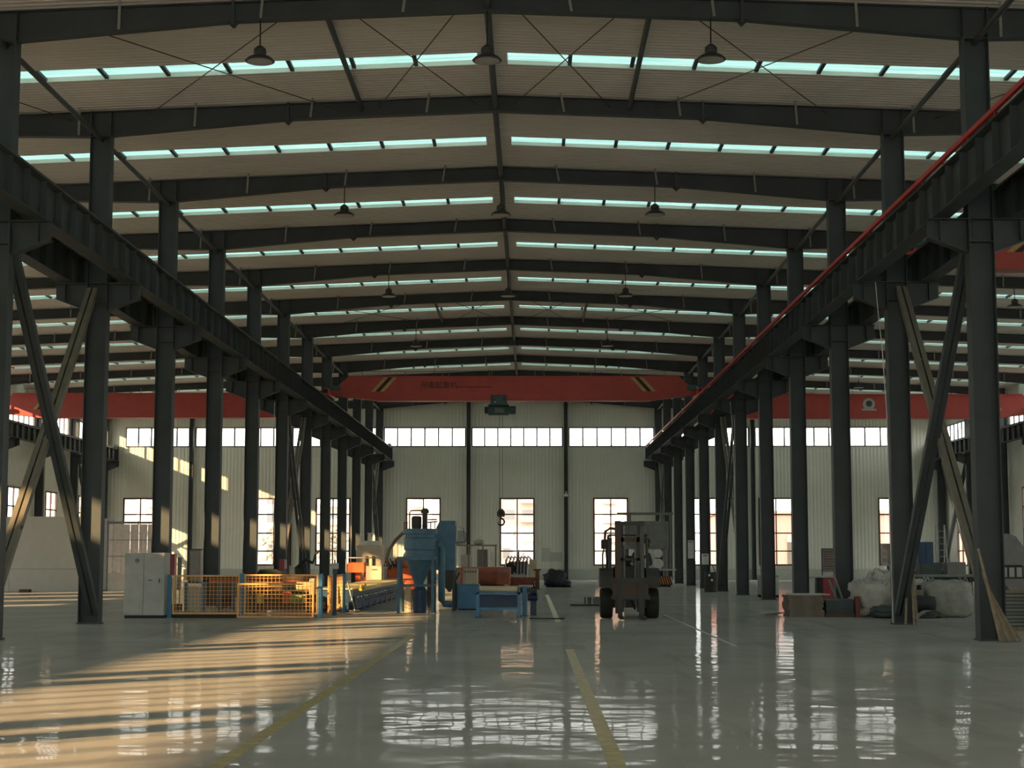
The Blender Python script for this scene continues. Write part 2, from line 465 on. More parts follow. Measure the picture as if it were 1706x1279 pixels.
# ---- roof lining: ribbed sheet, ribs run down the slope, openings for the daylight strips
SK0, SK1 = 4.0, 4.88             # daylight strip inside each bay, from the frame
SKG = 0.34                       # solid gap each side of the ridge
def zl(x): return zr(x)+.03
mb = MB()
ys = []
for k in range(-7,11): ys.append((fy(k)+SK0, fy(k)+SK1))
per, dep = 0.21, 0.028
def roof_rows(y0, y1, xa, xb):
    pts = []
    k = math.floor(y0/per)
    while k*per < y1:
        for du, d in ((0,0),(.45*per,0),(.55*per,1),(.9*per,1)):
            y = k*per+du
            if y0 < y < y1: pts.append((y,d*dep))
        k += 1
    pts = [(y0,0)]+pts+[(y1,0)]
    vs = []
    for y, d in pts:
        vs.append((xa,y,zl(xa)+d)); vs.append((xb,y,zl(xb)+d))
    mb.add(vs, [(2*i,2*i+1,2*i+3,2*i+2) for i in range(len(pts)-1)])
for sgn, xe in ((-1,XWL),(1,XWR)):
    y = YF
    for a, b in ys:
        if a < YF: continue
        roof_rows(y,a,XC,xe); roof_rows(a,b,XC,XC+sgn*SKG); y = b
    roof_rows(y,YB,XC,xe)
ceiling = struct('ceiling', mb, 'liner')
# daylight strips: curbs, purlins and one fibreglass pane between two purlins
PSP = 1.43
th = math.atan(SL)
w2 = (SK1-SK0)/2
def pane_mesh(length):
    m2 = MB(); vs = []; n = 17
    for i in range(n):
        y = -w2-.02+(2*w2+.04)*i/(n-1); z = .02 if i % 4 in (1,2) else 0.0
        vs += [(0,y,z),(length,y,z)]
    m2.add(vs, [(2*i,2*i+1,2*i+3,2*i+2) for i in range(n-1)])
    return m2.mesh('pane','fibreglass')
pane_std = pane_mesh(PSP)
purlin_std = MB().box(-.045,.045,-w2-.02,w2+.02,0,.07).mesh('purlin','steel')
for k in range(-6,11):
    for sgn, xe in ((-1,XWL),(1,XWR)):
        WINDOW_N[0] += 1
        yc = fy(k)+(SK0+SK1)/2
        o = struct('window_%d' % WINDOW_N[0], loc=(XC,yc,zl(XC)))
        o.rotation_euler = (0,th,0) if sgn > 0 else (0,th,math.pi)
        Lx = abs(xe-XC)/math.cos(th)
        cb = MB().box(SKG,Lx,-w2-.03,-w2,-.01,.11).box(SKG,Lx,w2,w2+.03,-.01,.11).box(SKG-.03,SKG,-w2-.03,w2+.03,-.01,.11)
        cb.build('curb','liner',o,local=True)
        if k < 0:
            place('pane', pane_mesh(Lx-SKG), o, (SKG,0,.09)); continue
        n = int((Lx-SKG)/PSP)
        for i in range(n):
            place('pane', pane_std, o, (SKG+i*PSP,0,.09))
            place('purlin', purlin_std, o, (SKG+(i+1)*PSP,0,.01))
        rem = Lx-SKG-n*PSP
        if rem > .05: place('pane', pane_mesh(rem), o, (SKG+n*PSP,0,.09))

# ---------------------------------------------------------------- steel frame
def rdepth(x):
    """depth of the tapered rafter"""
    a = abs(x-XC); half = (XR-XL)/2
    d = abs(a-half)
    dd = 0.40 + 0.24*max(0.0, 1-d/4.6)
    wall = 29.1
    return max(dd, 0.40+0.2*max(0.0, 1-(wall-a)/3.0))
def zbot(x): return zr(x)-rdepth(x)
_cm = {}
def column(x, y, label, brackets, group, depth=0.50, wid=0.36, name='steel_column', top=None):
    zt = zr(x)-.01 if top is None else top
    t = thing(name, label, 'column', (x,y,0), 0, group)
    key = (round(zt,3), depth, wid)
    if key not in _cm:
        _cm[key] = (MB().box(-depth/2+.02,depth/2-.02,-.008,.008,.03,zt).mesh('web','steel'),
                    MB().box(-.01,.01,-wid/2,wid/2,.03,zt).mesh('flange','steel'),
                    MB().box(-depth/2-.03,depth/2+.03,-wid/2-.03,wid/2+.03,0,.03).mesh('base_plate','steel'),
                    MB().box(-depth/2+.02,depth/2-.02,-wid/2+.01,-.008,0,.015).box(-depth/2+.02,depth/2-.02,.008,wid/2-.01,0,.015).mesh('stiffener','steel'))
    w, f, b, st = _cm[key]
    place('web', w, t); place('flange', f, t, (-depth/2+.01,0,0)); place('flange', f, t, (depth/2-.01,0,0)); place('base_plate', b, t)
    for z in (7.75, 8.2, zbot(x)-.02): place('stiffener', st, t, (0,0,z))
    for sg in brackets:
        key = ('br', sg)
        if key not in _cm:
            a, c = sg*depth/2, sg*(depth/2+.78)
            m2 = MB().prism([(a,7.55),(c,7.85),(c,8.22),(a,8.22)],'y',-.012,.012)
            m2.box(min(a,c),max(a,c),-.15,.15,8.20,8.225)
            m2.bar((a,0,7.55),(c,0,7.85),.26,.02)
            m2.box(min(c-sg*.25,c-sg*.23),max(c-sg*.25,c-sg*.23),-.13,.13,7.8,8.2)
            _cm[key] = m2.mesh('bracket','steel')
        place('bracket', _cm[key], t)
    return t
def from_cam(k): return ORD[k] if k >= 0 else None
for row, X, br, kmin in (('left',XL,(1,-1),-4),('right',XR,(1,-1),-1)):
    for k in range(kmin,NF):
        if k >= 0: lab = 'dark H-section steel column, %s of the %s inner row counting from the camera' % (ORD[k], row)
        else: lab = 'dark H-section steel column of the %s inner row, %s in front of the view' % (row, ORD[-k-1])
        column(X, fy(k), lab, br, 'columns of the %s inner row' % row)
for row, X, br, kmin in (('left',-29.75,(1,),-6),('right',28.4,(-1,),-1)):
    for k in range(kmin,NF):
        lab = 'dark steel column standing against the %s side wall, %s from the far wall' % (row, ORD[NF-1-k])
        column(X, fy(k), lab, br, 'columns along the %s side wall' % row, depth=.5, wid=.28)
for i, x in enumerate(wind_cols):
    column(x, YB-.32, 'slim dark wind column on the far wall, %s from the left' % ORD[i], (), 'wind columns on the far wall', depth=.26, wid=.30, name='wind_column', top=zbot(x)-.01)

# rafters: one tapered beam per slope and frame
def rafter(k, sgn):
    y = fy(k); xe = -29.75 if sgn < 0 else 28.4
    side = 'left' if sgn < 0 else 'right'
    lab = ('tapered dark steel rafter on the %s roof slope, %s frame from the camera' % (side, ORD[k])) if k >= 0 else 'tapered dark steel rafter on the %s roof slope, nearest frame before the view' % side
    t = thing('roof_rafter', lab, 'rafter', (XC,y,0), 0, 'roof rafters of the %s slope' % side)
    half = (XR-XL)/2
    a = [0, half-4.6, half-.27, half+.27, half+4.6, 26.1, abs(xe-XC)]
    xs = [XC+sgn*q for q in a]
    poly = [(x,zr(x)-.02) for x in xs] + [(x,zbot(x)+.02) for x in reversed(xs)]
    MB().prism(poly,'y',y-.007,y+.007).build('web','steel',t)
    m1 = MB(); m2 = MB()
    for p, q in zip(xs, xs[1:]):
        m1.prism([(p,zr(p)),(q,zr(q)),(q,zr(q)-.02),(p,zr(p)-.02)],'y',y-.11,y+.11)
        m2.prism([(p,zbot(p)),(q,zbot(q)),(q,zbot(q)+.02),(p,zbot(p)+.02)],'y',y-.11,y+.11)
    m1.build('top_flange','steel',t); m2.build('bottom_flange','steel',t)
    if k < 0: return t
    sp = MB()
    for q in (half-4.6, half+4.6):
        x = XC+sgn*q
        m = MB().box(x-.03,x+.03,y-.13,y+.13,zbot(x)-.07,zr(x)+.02)
        m.prism([(x-.13,zbot(x)),(x+.13,zbot(x)),(x,zbot(x)-.13)],'y',y-.01,y+.01)
        m.build('splice_plate','steel',t)
    q = 1.6
    while q < abs(xe-XC)-1:
        x = XC+sgn*q
        if abs(q-half) > .45:
            MB().bar((x-sgn*.0,y-.42,zr(x)+.03),(x+sgn*.09,y-.115,zbot(x)+.03),.055,.012,(0,1,0)).build('fly_brace','flybrace',t)
        q += 2.85
    return t
for k in range(-1,NF):
    for sgn in (-1,1): rafter(k,sgn)

# longitudinal struts between frames
def pipe_strut(x, z, k, r, lab, cat='strut', grp=None):
    return single('roof_strut', MB().cyl((x,fy(k)+.012,z),(x,fy(k+1)-.012,z),r,n=10), 'steel', lab, cat, grp)
for k in range(-1,NF-1):
    d = ORD[k] + ' bay from the camera' if k >= 0 else 'bay before the view'
    pipe_strut(XC, zbot(XC)+.12, k, .075, 'round steel strut under the roof ridge, '+d, grp='ridge struts')
    pipe_strut(XL, 11.8, k, .06, 'round steel eave strut along the left column heads, '+d, grp='left column head struts')
    pipe_strut(XR, 11.8, k, .06, 'round steel eave strut along the right column heads, '+d, grp='right column head struts')
for k in (0,5):
    w = 'nearest braced bay' if k == 0 else 'halfway braced bay'
    pipe_strut(-4.15, zr(-4.15)-.2, k, .06, 'round strut between rafters left of the ridge, '+w, grp='roof bracing')
    pipe_strut(2.42, zr(2.42)-.2, k, .06, 'round strut between rafters right of the ridge, '+w, grp='roof bracing')
    cells = [(-9.5,-4.75,'wide cell by left columns'),(-3.75,-1.35,'narrow cell left of the ridge'),(-.4,1.95,'narrow cell right of the ridge'),(3.05,7.3,'wide cell by right columns')]
    if k == 0: cells += [(-14.6,-11.3,'cell outside left columns'),(9.9,13.4,'cell outside right columns')]
    for a, b, nm in cells:
        for p, q, w2_ in ((a,b,'going right'),(b,a,'going left')):
            single('brace_rod', MB().cyl((p,fy(k)+.01,zr(p)-.18),(q,fy(k+1)-.01,zr(q)-.18),.013,n=6), 'brown', 'thin brace rod %s, %s, %s' % (w2_, nm, w), 'brace rod', 'roof brace rods')

# crane runway girders
GZ0, GZ1 = 8.23, 9.05
stf = MB().box(-.15,.15,-.005,.005,GZ0+.02,GZ1-.02).mesh('stiffener','steel')
def girder(x, lab, y0, fw=.36):
    t = thing('crane_girder', lab, 'girder', (x,y0,0), 0, 'crane runway girders')
    y1 = fy(NF-1)-.75 if abs(x) < 15 else YB-.2
    L = y1-y0
    MB().box(-.007,.007,0,L,GZ0,GZ1).build('web','steel',t,local=True)
    MB().box(-fw/2,fw/2,0,L,GZ1-.02,GZ1).build('top_flange','steel',t,local=True)
    MB().box(-fw/2,fw/2,0,L,GZ0,GZ0+.02).build('bottom_flange','steel',t,local=True)
    MB().prism([(-.06,GZ1),(.06,GZ1),(.06,GZ1+.02),(.012,GZ1+.035),(.012,GZ1+.1),(.035,GZ1+.105),(.035,GZ1+.14),(-.035,GZ1+.14),(-.035,GZ1+.105),(-.012,GZ1+.1),(-.012,GZ1+.035),(-.06,GZ1+.02)],'y',0,L).build('rail','grey_dark',t,local=True)
    MB().box(-fw/2,fw/2,L,L+.02,GZ0,GZ1+.2).box(-.1,.1,L-.5,L,GZ1,GZ1+.3).build('end_stop','steel',t,local=True)
    y = 22.0+.5
    while y < y1:
        place('stiffener', stf, t, (0,y-y0,0)); y += 1.07
    return t
girder(XL+.78,'long dark crane runway girder on the hall side of the left inner columns',-12)
girder(XL-.78,'long dark crane runway girder on the aisle side of the left inner columns',-12)
girder(XR-.78,'long dark crane runway girder below the red conductor bar, right inner columns',-12)
girder(XR+.78,'long dark crane runway girder on the aisle side of the right inner columns',-12)
girder(-29.02,'crane runway girder running along the left side wall under its windows',20)
girder(27.67,'crane runway girder running along the right side wall under its windows',20)
# red conductor bar above the right girder
t = thing('conductor_bar','bright red conductor bar along the top of the right crane girder','conductor bar',(XR-.98,-12,0))
MB().box(XR-1.0,XR-.93,-12,113.6,GZ1+.07,GZ1+.16).build('bar','red_rail',t)
for i in range(52):
    MB().box(XR-.98,XR-.96,24+i*1.75,24.03+i*1.75,GZ1,GZ1+.07).build('holder','red_rail',t)

# crossed column braces in the braced bays
def xbrace(x, k, row):
    w = {0:'nearest braced bay',5:'halfway braced bay',10:'farthest braced bay'}[k]
    ya, yb = fy(k), fy(k+1)
    for (p, q, nm, off) in (((ya+.1,.25),(yb-.1,8.05),'rising away from the camera',-.11),((ya+.1,8.05),(yb-.1,.25),'falling away from the camera',.11)):
        off = off if x < 0 else -off; bm_ = 'brace' if 'rising' in nm else 'steel'  # falling brace takes the darker steel to stand in for its shaded faces
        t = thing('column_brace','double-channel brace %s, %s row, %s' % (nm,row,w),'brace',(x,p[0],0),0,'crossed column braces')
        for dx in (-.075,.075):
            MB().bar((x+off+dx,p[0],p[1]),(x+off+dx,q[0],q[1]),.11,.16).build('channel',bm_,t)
        for f in (.25,.5,.75):
            y = p[0]+(q[0]-p[0])*f; z = p[1]+(q[1]-p[1])*f
            MB().box(x+off-.13,x+off+.13,y-.06,y+.06,z-.03,z+.03).build('batten_plate',bm_,t)
        MB().box(x+off-.02,x+off+.02,min(p[0],p[0]-.0)-.12,p[0]+.18,p[1]-.2,p[1]+.2).build('gusset_plate','steel',t)
for k in (0,5,10):
    for x, row in ((XL,'left inner'),(XR,'right inner')): xbrace(x,k,row)
    if k > 0:
        for x, row in ((-29.75,'left wall'),(28.4,'right wall')): xbrace(x,k,row)

# ---------------------------------------------------------------- bridge cranes
def crane(x0, x1, y, z0, z1, lab, txt=None, emblem=False, soff=.3):
    """single-girder crane: box girder with sloped ends, end trucks on the rails"""
    t = thing('bridge_crane', lab, 'crane', ((x0+x1)/2,y,0), 0, 'red bridge cranes')
    zt = z1
    poly = [(x0+.15,z0+.45),(x0+.35,z0+.62),(x0+.95,zt),(x1-.95,zt),(x1-.35,z0+.62),(x1-.15,z0+.45),(x1-.15,z0+.25),(x1-2.3,z0),(x0+2.3,z0),(x0+.15,z0+.25)]
    MB().prism(poly,'y',y-.28,y+.28).build('main_girder','red',t)
    MB().box(x0+2.3,x1-2.3,y-.33,y+.33,z0-.03,z0).build('bottom_flange','red',t)
    MB().box(x0+.95,x1-.95,y-.33,y+.33,zt,zt+.02).build('top_flange','red',t)
    for x in (x0,x1):
        e = MB().cbox(x-.13,x+.13,y-1.35,y+1.35,z0+.16,z0+.5,.03).build('end_truck','red',t)
        for yy in (y-1.1,y+1.1):
            MB().cyl((x-.06,yy,z0+.23),(x+.06,yy,z0+.23),.15,n=16).build('wheel','grey_dark',e)
        MB().cbox(x-.1,x+.1,y-1.52,y-1.35,z0+.25,z0+.42,.02).build('buffer','black',e)
        sg = 1 if x == x0 else -1
        MB().cyl((x+sg*.15,y-.8,z0+.55),(x+sg*.6,y-.8,z0+.55),.12,n=12).build('drive_motor','green',t)
        for j, off in enumerate((1.75+soff,1.97+soff,2.19+soff)):
            h = zt-.03-(z0+.35)
            xx = x+sg*off
            top = [(xx+sg*.62,zt-.04),(xx+sg*.80,zt-.04),(xx+sg*.18,z0+.42),(xx,z0+.42)]
            MB().prism(top,'y',y-.286,y-.28).build('hazard_stripe',('stripe_yellow','black','stripe_yellow')[j],t)
    if txt:
        me = text_mesh(txt,.36,'black')
        place('lettering', me, t, (-4.45-(x0+x1)/2,-.285,(z0+z1)/2+.14), (math.pi/2,0,0))
        MB().box(-3.6,-1.9,y-.284,y-.28,(z0+z1)/2+.05,(z0+z1)/2+.075).build('painted_rule','black',t)
    if emblem:
        cx = 18.4
        MB().cyl((cx,y-.284,z0+.75),(cx,y-.28,z0+.75),.33,n=24).build('emblem_disc','grey_light',t)
        MB().cyl((cx,y-.288,z0+.78),(cx,y-.28,z0+.78),.17,n=20).build('emblem_centre','grey_dark',t)
        MB().box(cx-.4,cx+.4,y-.286,y-.28,z0+.4,z0+.5).build('emblem_bar','grey_light',t)
    n = int((x1-x0-3)/1.75)
    for i in range(n):
        xx = x0+1.6+i*(x1-x0-3.2)/(n-1)
        MB().bar((xx,y+.1,zt+.01),(xx,y+.1,zt+.32),.035,.02).build('cable_post','flybrace',t)
    MB().tube([(x0+1.4,y+.1,zt+.30),(x1-1.4,y+.1,zt+.30)],.012,6).build('festoon_wire','black',t)
    return t
RAILZ = GZ1+.14
crane(XL+.78, XR-.78, 79.5, RAILZ-.09, 10.25, 'red overhead bridge crane spanning the middle hall', txt='河南起重机')
crane(-29.02, XL-.78, 89.0, RAILZ-.09, 10.4, 'red overhead bridge crane in the left aisle')
crane(XR+.78, 27.67, 90.0, RAILZ-.09, 10.38, 'red overhead bridge crane far down the right aisle', emblem=True)
t = crane(XR+.78, 27.67, 43.0, RAILZ-.09, 10.05, 'red overhead bridge crane near the camera in the right aisle', soff=1.05)
MB().lathe([(.05,0),(.05,.03),(.04,.1),(.02,.13)],(XR+1.15,41.6,RAILZ-.2),12).build('warning_lamp','red_lens',t)
MB().cbox(XR+1.0,XR+1.3,41.55,41.9,RAILZ-.55,RAILZ-.2).build('control_box','grey_mid',t)

# hoist hanging from the middle crane with rope and hook
t = thing('electric_hoist','dark green electric rope hoist hanging under the middle bridge crane','hoist',(-1.45,79.5,0))
MB().cbox(-1.95,-1.15,79.15,79.85,8.86,9.35,.04).build('trolley','green',t)
for xx in (-1.8,-1.3):
    for yy in (79.12,79.88): MB().cyl((xx,yy-.02,9.14),(xx,yy+.02,9.14),.09,n=14).build('trolley_wheel','grey_dark',t)
MB().lathe([(.2,-.62),(.27,-.6),(.27,.36),(.2,.4)],(-1.45,79.5,8.66),20,'x').build('drum','green',t,smooth=False)
MB().lathe([(.12,.4),(.2,.42),(.2,.68),(.15,.72)],(-1.45,79.5,8.64),18,'x').build('hoist_motor','green',t)
MB().lathe([(.1,-.8),(.17,-.78),(.17,-.62)],(-1.45,79.5,8.64),16,'x').build('brake_cover','grey_dark',t)
MB().cbox(-1.75,-1.3,79.05,79.2,8.5,8.72).build('control_box','grey_mid',t)
MB().cyl((-1.72,79.04,9.0),(-1.72,79.06,9.0),.04,n=10).build('indicator','white',t)
for xx in (-1.52,-1.38): MB().cyl((xx,79.5,3.85),(xx,79.5,8.5),.011,n=6).build('rope','grey_dark',t)
MB().tube([(-1.0,79.45,8.6),(-.82,79.45,8.75),(-.78,79.45,8.5)],.02,6).build('limit_arm','grey_dark',t)
hb = MB().prism([(-1.62,3.5),(-1.28,3.5),(-1.25,3.7),(-1.36,3.88),(-1.54,3.88),(-1.65,3.7)],'y',79.42,79.58).build('hook_block','brown',t)
MB().cyl((-1.45,79.4,3.68),(-1.45,79.6,3.68),.10,n=16).build('sheave','black',hb)
pts = []
for i in range(15):
    a = math.radians(100-20*i); pts.append((-1.45+.16*math.cos(a),79.5,3.26+.16*math.sin(a)))
MB().tube([(-1.45,79.5,3.52),(-1.45,79.5,3.44)]+pts,[.04]*2+[.045]*11+[.035,.025,.015,.008],8).build('hook','black',hb)

# ---------------------------------------------------------------- high-bay lamps
def lamp(x, k, zl_, lab):
    y = fy(k)-.02
    t = thing('high_bay_lamp', lab, 'lamp', (x,y,zl_), 0, 'pendant high-bay lamps')
    MB().cyl((x,y-.05,zl_+.3),(x,y-.05,zbot(x)+.02),.016,n=6).build('suspension_cable','black',t)
    MB().lathe([(.05,.12),(.10,.12),(.13,.18),(.12,.26),(.05,.32)],(x,y-.05,zl_),16).build('driver_housing','lamp_shade',t)
    MB().lathe([(.29,0),(.30,.01),(.24,.07),(.13,.13),(.10,.14)],(x,y-.05,zl_),24).build('shade','lamp_shade',t)
    MB().lathe([(.2,-.012),(.25,-.01),(.25,0)],(x,y-.05,zl_),20).build('lens','grey_light',t)
for k in (0,2,4,6,8):
    d = {0:'nearest row',2:'second row',4:'third row',6:'fourth row',8:'fifth row'}[k]
    for x, nm in ((-5.42,'left'),(-.87,'centre'),(3.6,'right')):
        lamp(x,k,11.45,'dark bell-shaped pendant lamp, %s of the %s from the camera' % (nm,d))
    if k >= 4: lamp(18.34,k,11.0,'dark bell-shaped pendant lamp over the right aisle, %s from the camera' % d)

# ---------------------------------------------------------------- machine line on the left of the hall
def bx(mb_args, name, m, parent, b=None):
    x0,x1,y0,y1,z0,z1 = mb_args
    return (MB().cbox(x0,x1,y0,y1,z0,z1,b) if b else MB().box(x0,x1,y0,y1,z0,z1)).build(name, m, parent)

# electrical cabinet
t = thing('electrical_cabinet','tall light grey electrical cabinet at the left end of the yellow fence','cabinet',(-10.1,43.6,0))
bx((-10.64,-9.58,43.32,43.95,.08,1.70),'body','grey_light',t,.012)
bx((-10.62,-9.6,43.36,43.93,0,.08),'plinth','black',t)
d = bx((-10.63,-10.13,43.295,43.32,.1,1.68),'door','grey_light',t,.006)
MB().cyl((-10.30,43.24,1.50),(-10.30,43.295,1.50),.045,n=16).build('rotary_switch','black',d)
d = bx((-10.12,-9.59,43.295,43.32,.1,1.68),'door','grey_light',t,.006)
bx((-10.0,-9.9,43.27,43.295,.98,1.0),'handle','grey_dark',d); bx((-9.72,-9.7,43.27,43.295,.92,1.03),'lock','grey_dark',d)
MB().lathe([(.02,0),(.05,.0),(.05,.02)],(-10.3,43.235,1.5),14,'y').build('switch_plate','grey_mid',t)

# yellow mesh fence with blue posts
def mesh_panel(name, lab, x0, x1, y, z0, z1, m='orange_mesh', step=.0975):
    t = thing(name, lab, 'fence', ((x0+x1)/2,y,0), 0, 'yellow safety fence panels')
    f = .022
    MB().box(x0,x1,y-f,y+f,z1-2*f,z1).build('top_rail',m,t)
    MB().box(x0,x1,y-f,y+f,z0,z0+2*f).build('bottom_rail',m,t)
    MB().box(x0,x0+2*f,y-f,y+f,z0+2*f,z1-2*f).build('stile',m,t); MB().box(x1-2*f,x1,y-f,y+f,z0+2*f,z1-2*f).build('stile',m,t)
    g = MB(); n = int((x1-x0)/step); k = int((z1-z0)/step)
    for i in range(1,n): x = x0+(x1-x0)*i/n; g.box(x-.005,x+.005,y-.004,y+.004,z0+2*f,z1-2*f)
    for j in range(1,k): z = z0+(z1-z0)*j/k; g.box(x0+2*f,x1-2*f,y+.004,y+.011,z-.005,z+.005)
    g.build('wire_grid',m,t)['kind'] = 'stuff'
    return t
def blue_post(x, y, h, lab, w=.11, m='blue'):
    t = thing('fence_post', lab, 'post', (x,y,0), 0, 'blue fence posts')
    MB().cbox(x-w/2,x+w/2,y-w/2,y+w/2,.012,h,.008).build('post',m,t)
    MB().box(x-w*.9,x+w*.9,y-w*.9,y+w*.9,0,.012).build('base_plate',m,t)
    MB().box(x-w*.52,x+w*.52,y-w*.52,y+w*.52,h,h+.012).build('cap',m,t)
    return t
blue_post(-9.48,43.5,1.12,'blue fence post standing against the grey electrical cabinet')
blue_post(-7.58,43.5,1.15,'blue fence post between the open panel and the small yellow gate')
blue_post(-5.52,43.5,1.15,'blue corner post right of the small yellow mesh gate')
blue_post(-5.40,45.6,1.25,'dark blue post behind the fence corner, under a grey switch box',m='blue_dark')
blue_post(-5.42,47.9,1.10,'blue post nearest the roller conveyor')
mesh_panel('mesh_fence','yellow mesh fence panel between the electrical cabinet and the gate',-9.4,-7.64,43.5,.1,1.12)
mesh_panel('mesh_fence','yellow mesh fence panel standing behind the small gate',-7.52,-5.58,43.5,.1,1.14)
mesh_panel('mesh_gate','small yellow mesh gate in front of the fence, lit by the sun',-7.66,-5.66,43.25,.02,.91)
t = thing('mesh_fence','yellow mesh side panel running back from the fence corner','fence',(-5.45,46.7,0),0,'yellow safety fence panels')
for a, b, c in ((44.6,45.5,'a'),(45.75,47.8,'b')):
    MB().box(-5.47,-5.43,a,b,1.05,1.1).box(-5.47,-5.43,a,b,.1,.15).box(-5.47,-5.43,a,a+.05,.15,1.05).box(-5.47,-5.43,b-.05,b,.15,1.05).build('frame','orange_mesh',t)
    g = MB()
    for i in range(1,int((b-a)/.1)): g.box(-5.455,-5.445,a+i*.1-.005,a+i*.1+.005,.15,1.05)
    for j in range(1,9): g.box(-5.45,-5.44,a+.05,b-.05,.15+j*.1-.005,.15+j*.1+.005)
    g.build('wire_grid','orange_mesh',t)['kind'] = 'stuff'
bx((-9.5,-7.6,43.56,43.7,0,.1),'floor_channel','black',None).name = 'floor_channel'
tag(bpy.data.objects['floor_channel'],'low dark steel channel on the floor under the left fence panel','channel')
t = thing('switch_box','small grey switch box on top of the dark blue post','switch box',(-5.4,45.6,1.26))
bx((-5.5,-5.3,45.5,45.7,1.262,1.42),'body','grey_light',t,.01); MB().cyl((-5.4,45.6,1.42),(-5.4,45.6,1.52),.02,n=8).build('button','black',t)
single('prop_bar', MB().bar((-5.33,47.9,1.0),(-5.05,47.7,.03),.03,.03), 'grey_light', 'thin pale bar leaning from the blue post to the floor', 'bar')
# row of short blue posts behind the fence
for i, u in enumerate((-10.1,-9.6,-9.1,-8.72,-8.34)):
    blue_post(u,48.6,.85,'short blue post behind the open fence panel, %s from the left' % ORD[i], w=.1, m='blue' if i in (1,) else 'blue_grey')

# drive unit with yellow and green motors behind the gate
t = thing('drive_unit','machine bed with yellow-green motors behind the small mesh gate','machine',(-6.8,46.5,0))
bx((-8.1,-5.9,46.2,47.8,.12,.30),'bed','brown',t,.02)
for xx in (-8.0,-6.05):
    for yy in (46.3,47.6): bx((xx,xx+.12,yy,yy+.12,0,.12),'foot','grey_dark',t)
bx((-8.0,-7.0,46.8,47.6,.30,.85),'gearbox_housing','brown',t,.03)
bx((-6.95,-6.72,46.3,46.6,.30,.62),'junction_box','orange',t,.02)
MB().lathe([(.06,-.28),(.12,-.26),(.12,.1),(.07,.12),(.07,.2)],(-6.3,46.5,.78),16,'x').build('motor','pale_yellow',t)
bx((-6.2,-6.02,46.35,46.65,.55,1.0),'motor_end_box','cream',t,.03)
MB().lathe([(.06,-.2),(.11,-.18),(.11,.15),(.05,.17)],(-6.55,46.4,.44),16,'x').build('motor','green_bright',t)
bx((-6.75,-6.3,46.5,46.75,.3,.55),'motor_mount','pale_yellow',t,.02)
MB().cyl((-7.0,46.6,.65),(-6.0,46.6,.65),.03,n=8).build('shaft','chrome',t)
bx((-7.65,-7.5,46.35,46.5,.3,.58),'yellow_bracket','yellow',t,.01)
for i in range(6): MB().cyl((-7.9+i*.15,46.75,.45),(-7.9+i*.15,46.8,.45),.045,n=10).build('bolt_head','grey_mid',t)
# long brown machine bed behind it
t = thing('machine_bed','long dark brown machine bed stretching behind the yellow fence','machine',(-7.6,53,0))
bx((-10.1,-6.75,52,54.2,.35,.98),'beam','brown',t,.03)
for xx in (-9.9,-8.8,-7.8,-7.0): bx((xx,xx+.2,52.2,54,0,.35),'leg','grey_dark',t)
bx((-10.1,-6.75,51.96,52,.80,.86),'edge_strip','orange',t)
t = thing('dark_hood','low black hood on the brown machine bed, left of the far windows','hood',(-8.2,53.2,.98))
MB().prism([(-8.7,.985),(-7.9,.985),(-7.95,1.14),(-8.1,1.2),(-8.6,1.2),(-8.68,1.12)],'y',52.6,53.6).build('shell','black',t)
bx((-8.5,-8.2,52.58,52.6,1.02,1.1),'grille','grey_dark',t)

# roller conveyor running away from the camera
t = thing('roller_conveyor','long dark blue roller conveyor with pale yellow bed, beside the fence','conveyor',(-5.9,57,0))
bx((-5.28,-5.20,49,68,.05,.62),'side_rail','blue_dark',t); bx((-6.60,-6.52,49,68,.18,.62),'side_rail','blue_dark',t)
bx((-6.5,-5.3,49.2,68,.60,.66),'bed_plate','pale_yellow',t)
bx((-5.19,-5.15,50.2,67.9,.56,.63),'cover_strip','pale_yellow',t)
for i in range(20): MB().cyl((-5.14,49.6+i*.9,.4),(-5.20,49.6+i*.9,.4),.05,n=10).build('roller_end','chrome',t)
for i in range(14): MB().cyl((-5.14,50.1+i*.9,.28),(-5.20,50.1+i*.9,.28),.03,n=8).build('bolt_head','chrome',t)
for i in range(10):
    bx((-5.3,-5.18,49.2+i*2,49.32+i*2,0,.18),'leg','blue_dark',t); bx((-6.62,-6.5,49.2+i*2,49.32+i*2,0,.18),'leg','blue_dark',t)
for i in range(5): MB().cyl((-6.5,48.35+i*.14,.58),(-5.28,48.35+i*.14,.58),.055,n=10).build('roller','chrome',t)
bx((-6.62,-5.18,48.2,48.28,.3,.62),'end_plate','blue_dark',t); bx((-5.26,-5.2,48.28,49.0,.45,.62),'end_bracket','blue_dark',t); bx((-6.6,-6.54,48.28,49.0,.45,.62),'end_bracket','blue_dark',t)
bx((-5.5,-5.3,48.22,48.3,0,.3),'leg','blue_dark',t); bx((-6.5,-6.3,48.22,48.3,0,.3),'leg','blue_dark',t)
MB().tube([(-5.1,49.6,.62),(-5.1,50.0,.72),(-5.1,50.4,.66),(-5.1,50.9,.74)],.05,8).build('cable_bundle','yellow',t)
t = thing('floor_scrap','small pile of pale offcuts on the floor before the conveyor','scrap',(-5.15,46.6,0))
for i in range(6):
    a = random.uniform(0,3); x = -5.2+random.uniform(-.2,.25); y = 46.6+random.uniform(-.4,.4)
    MB().bar((x,y,.02+.012*i),(x+.3*math.cos(a),y+.3*math.sin(a),.03+.012*i),.06,.014).build('offcut',('wood','cream','grey_light')[i%3],t)

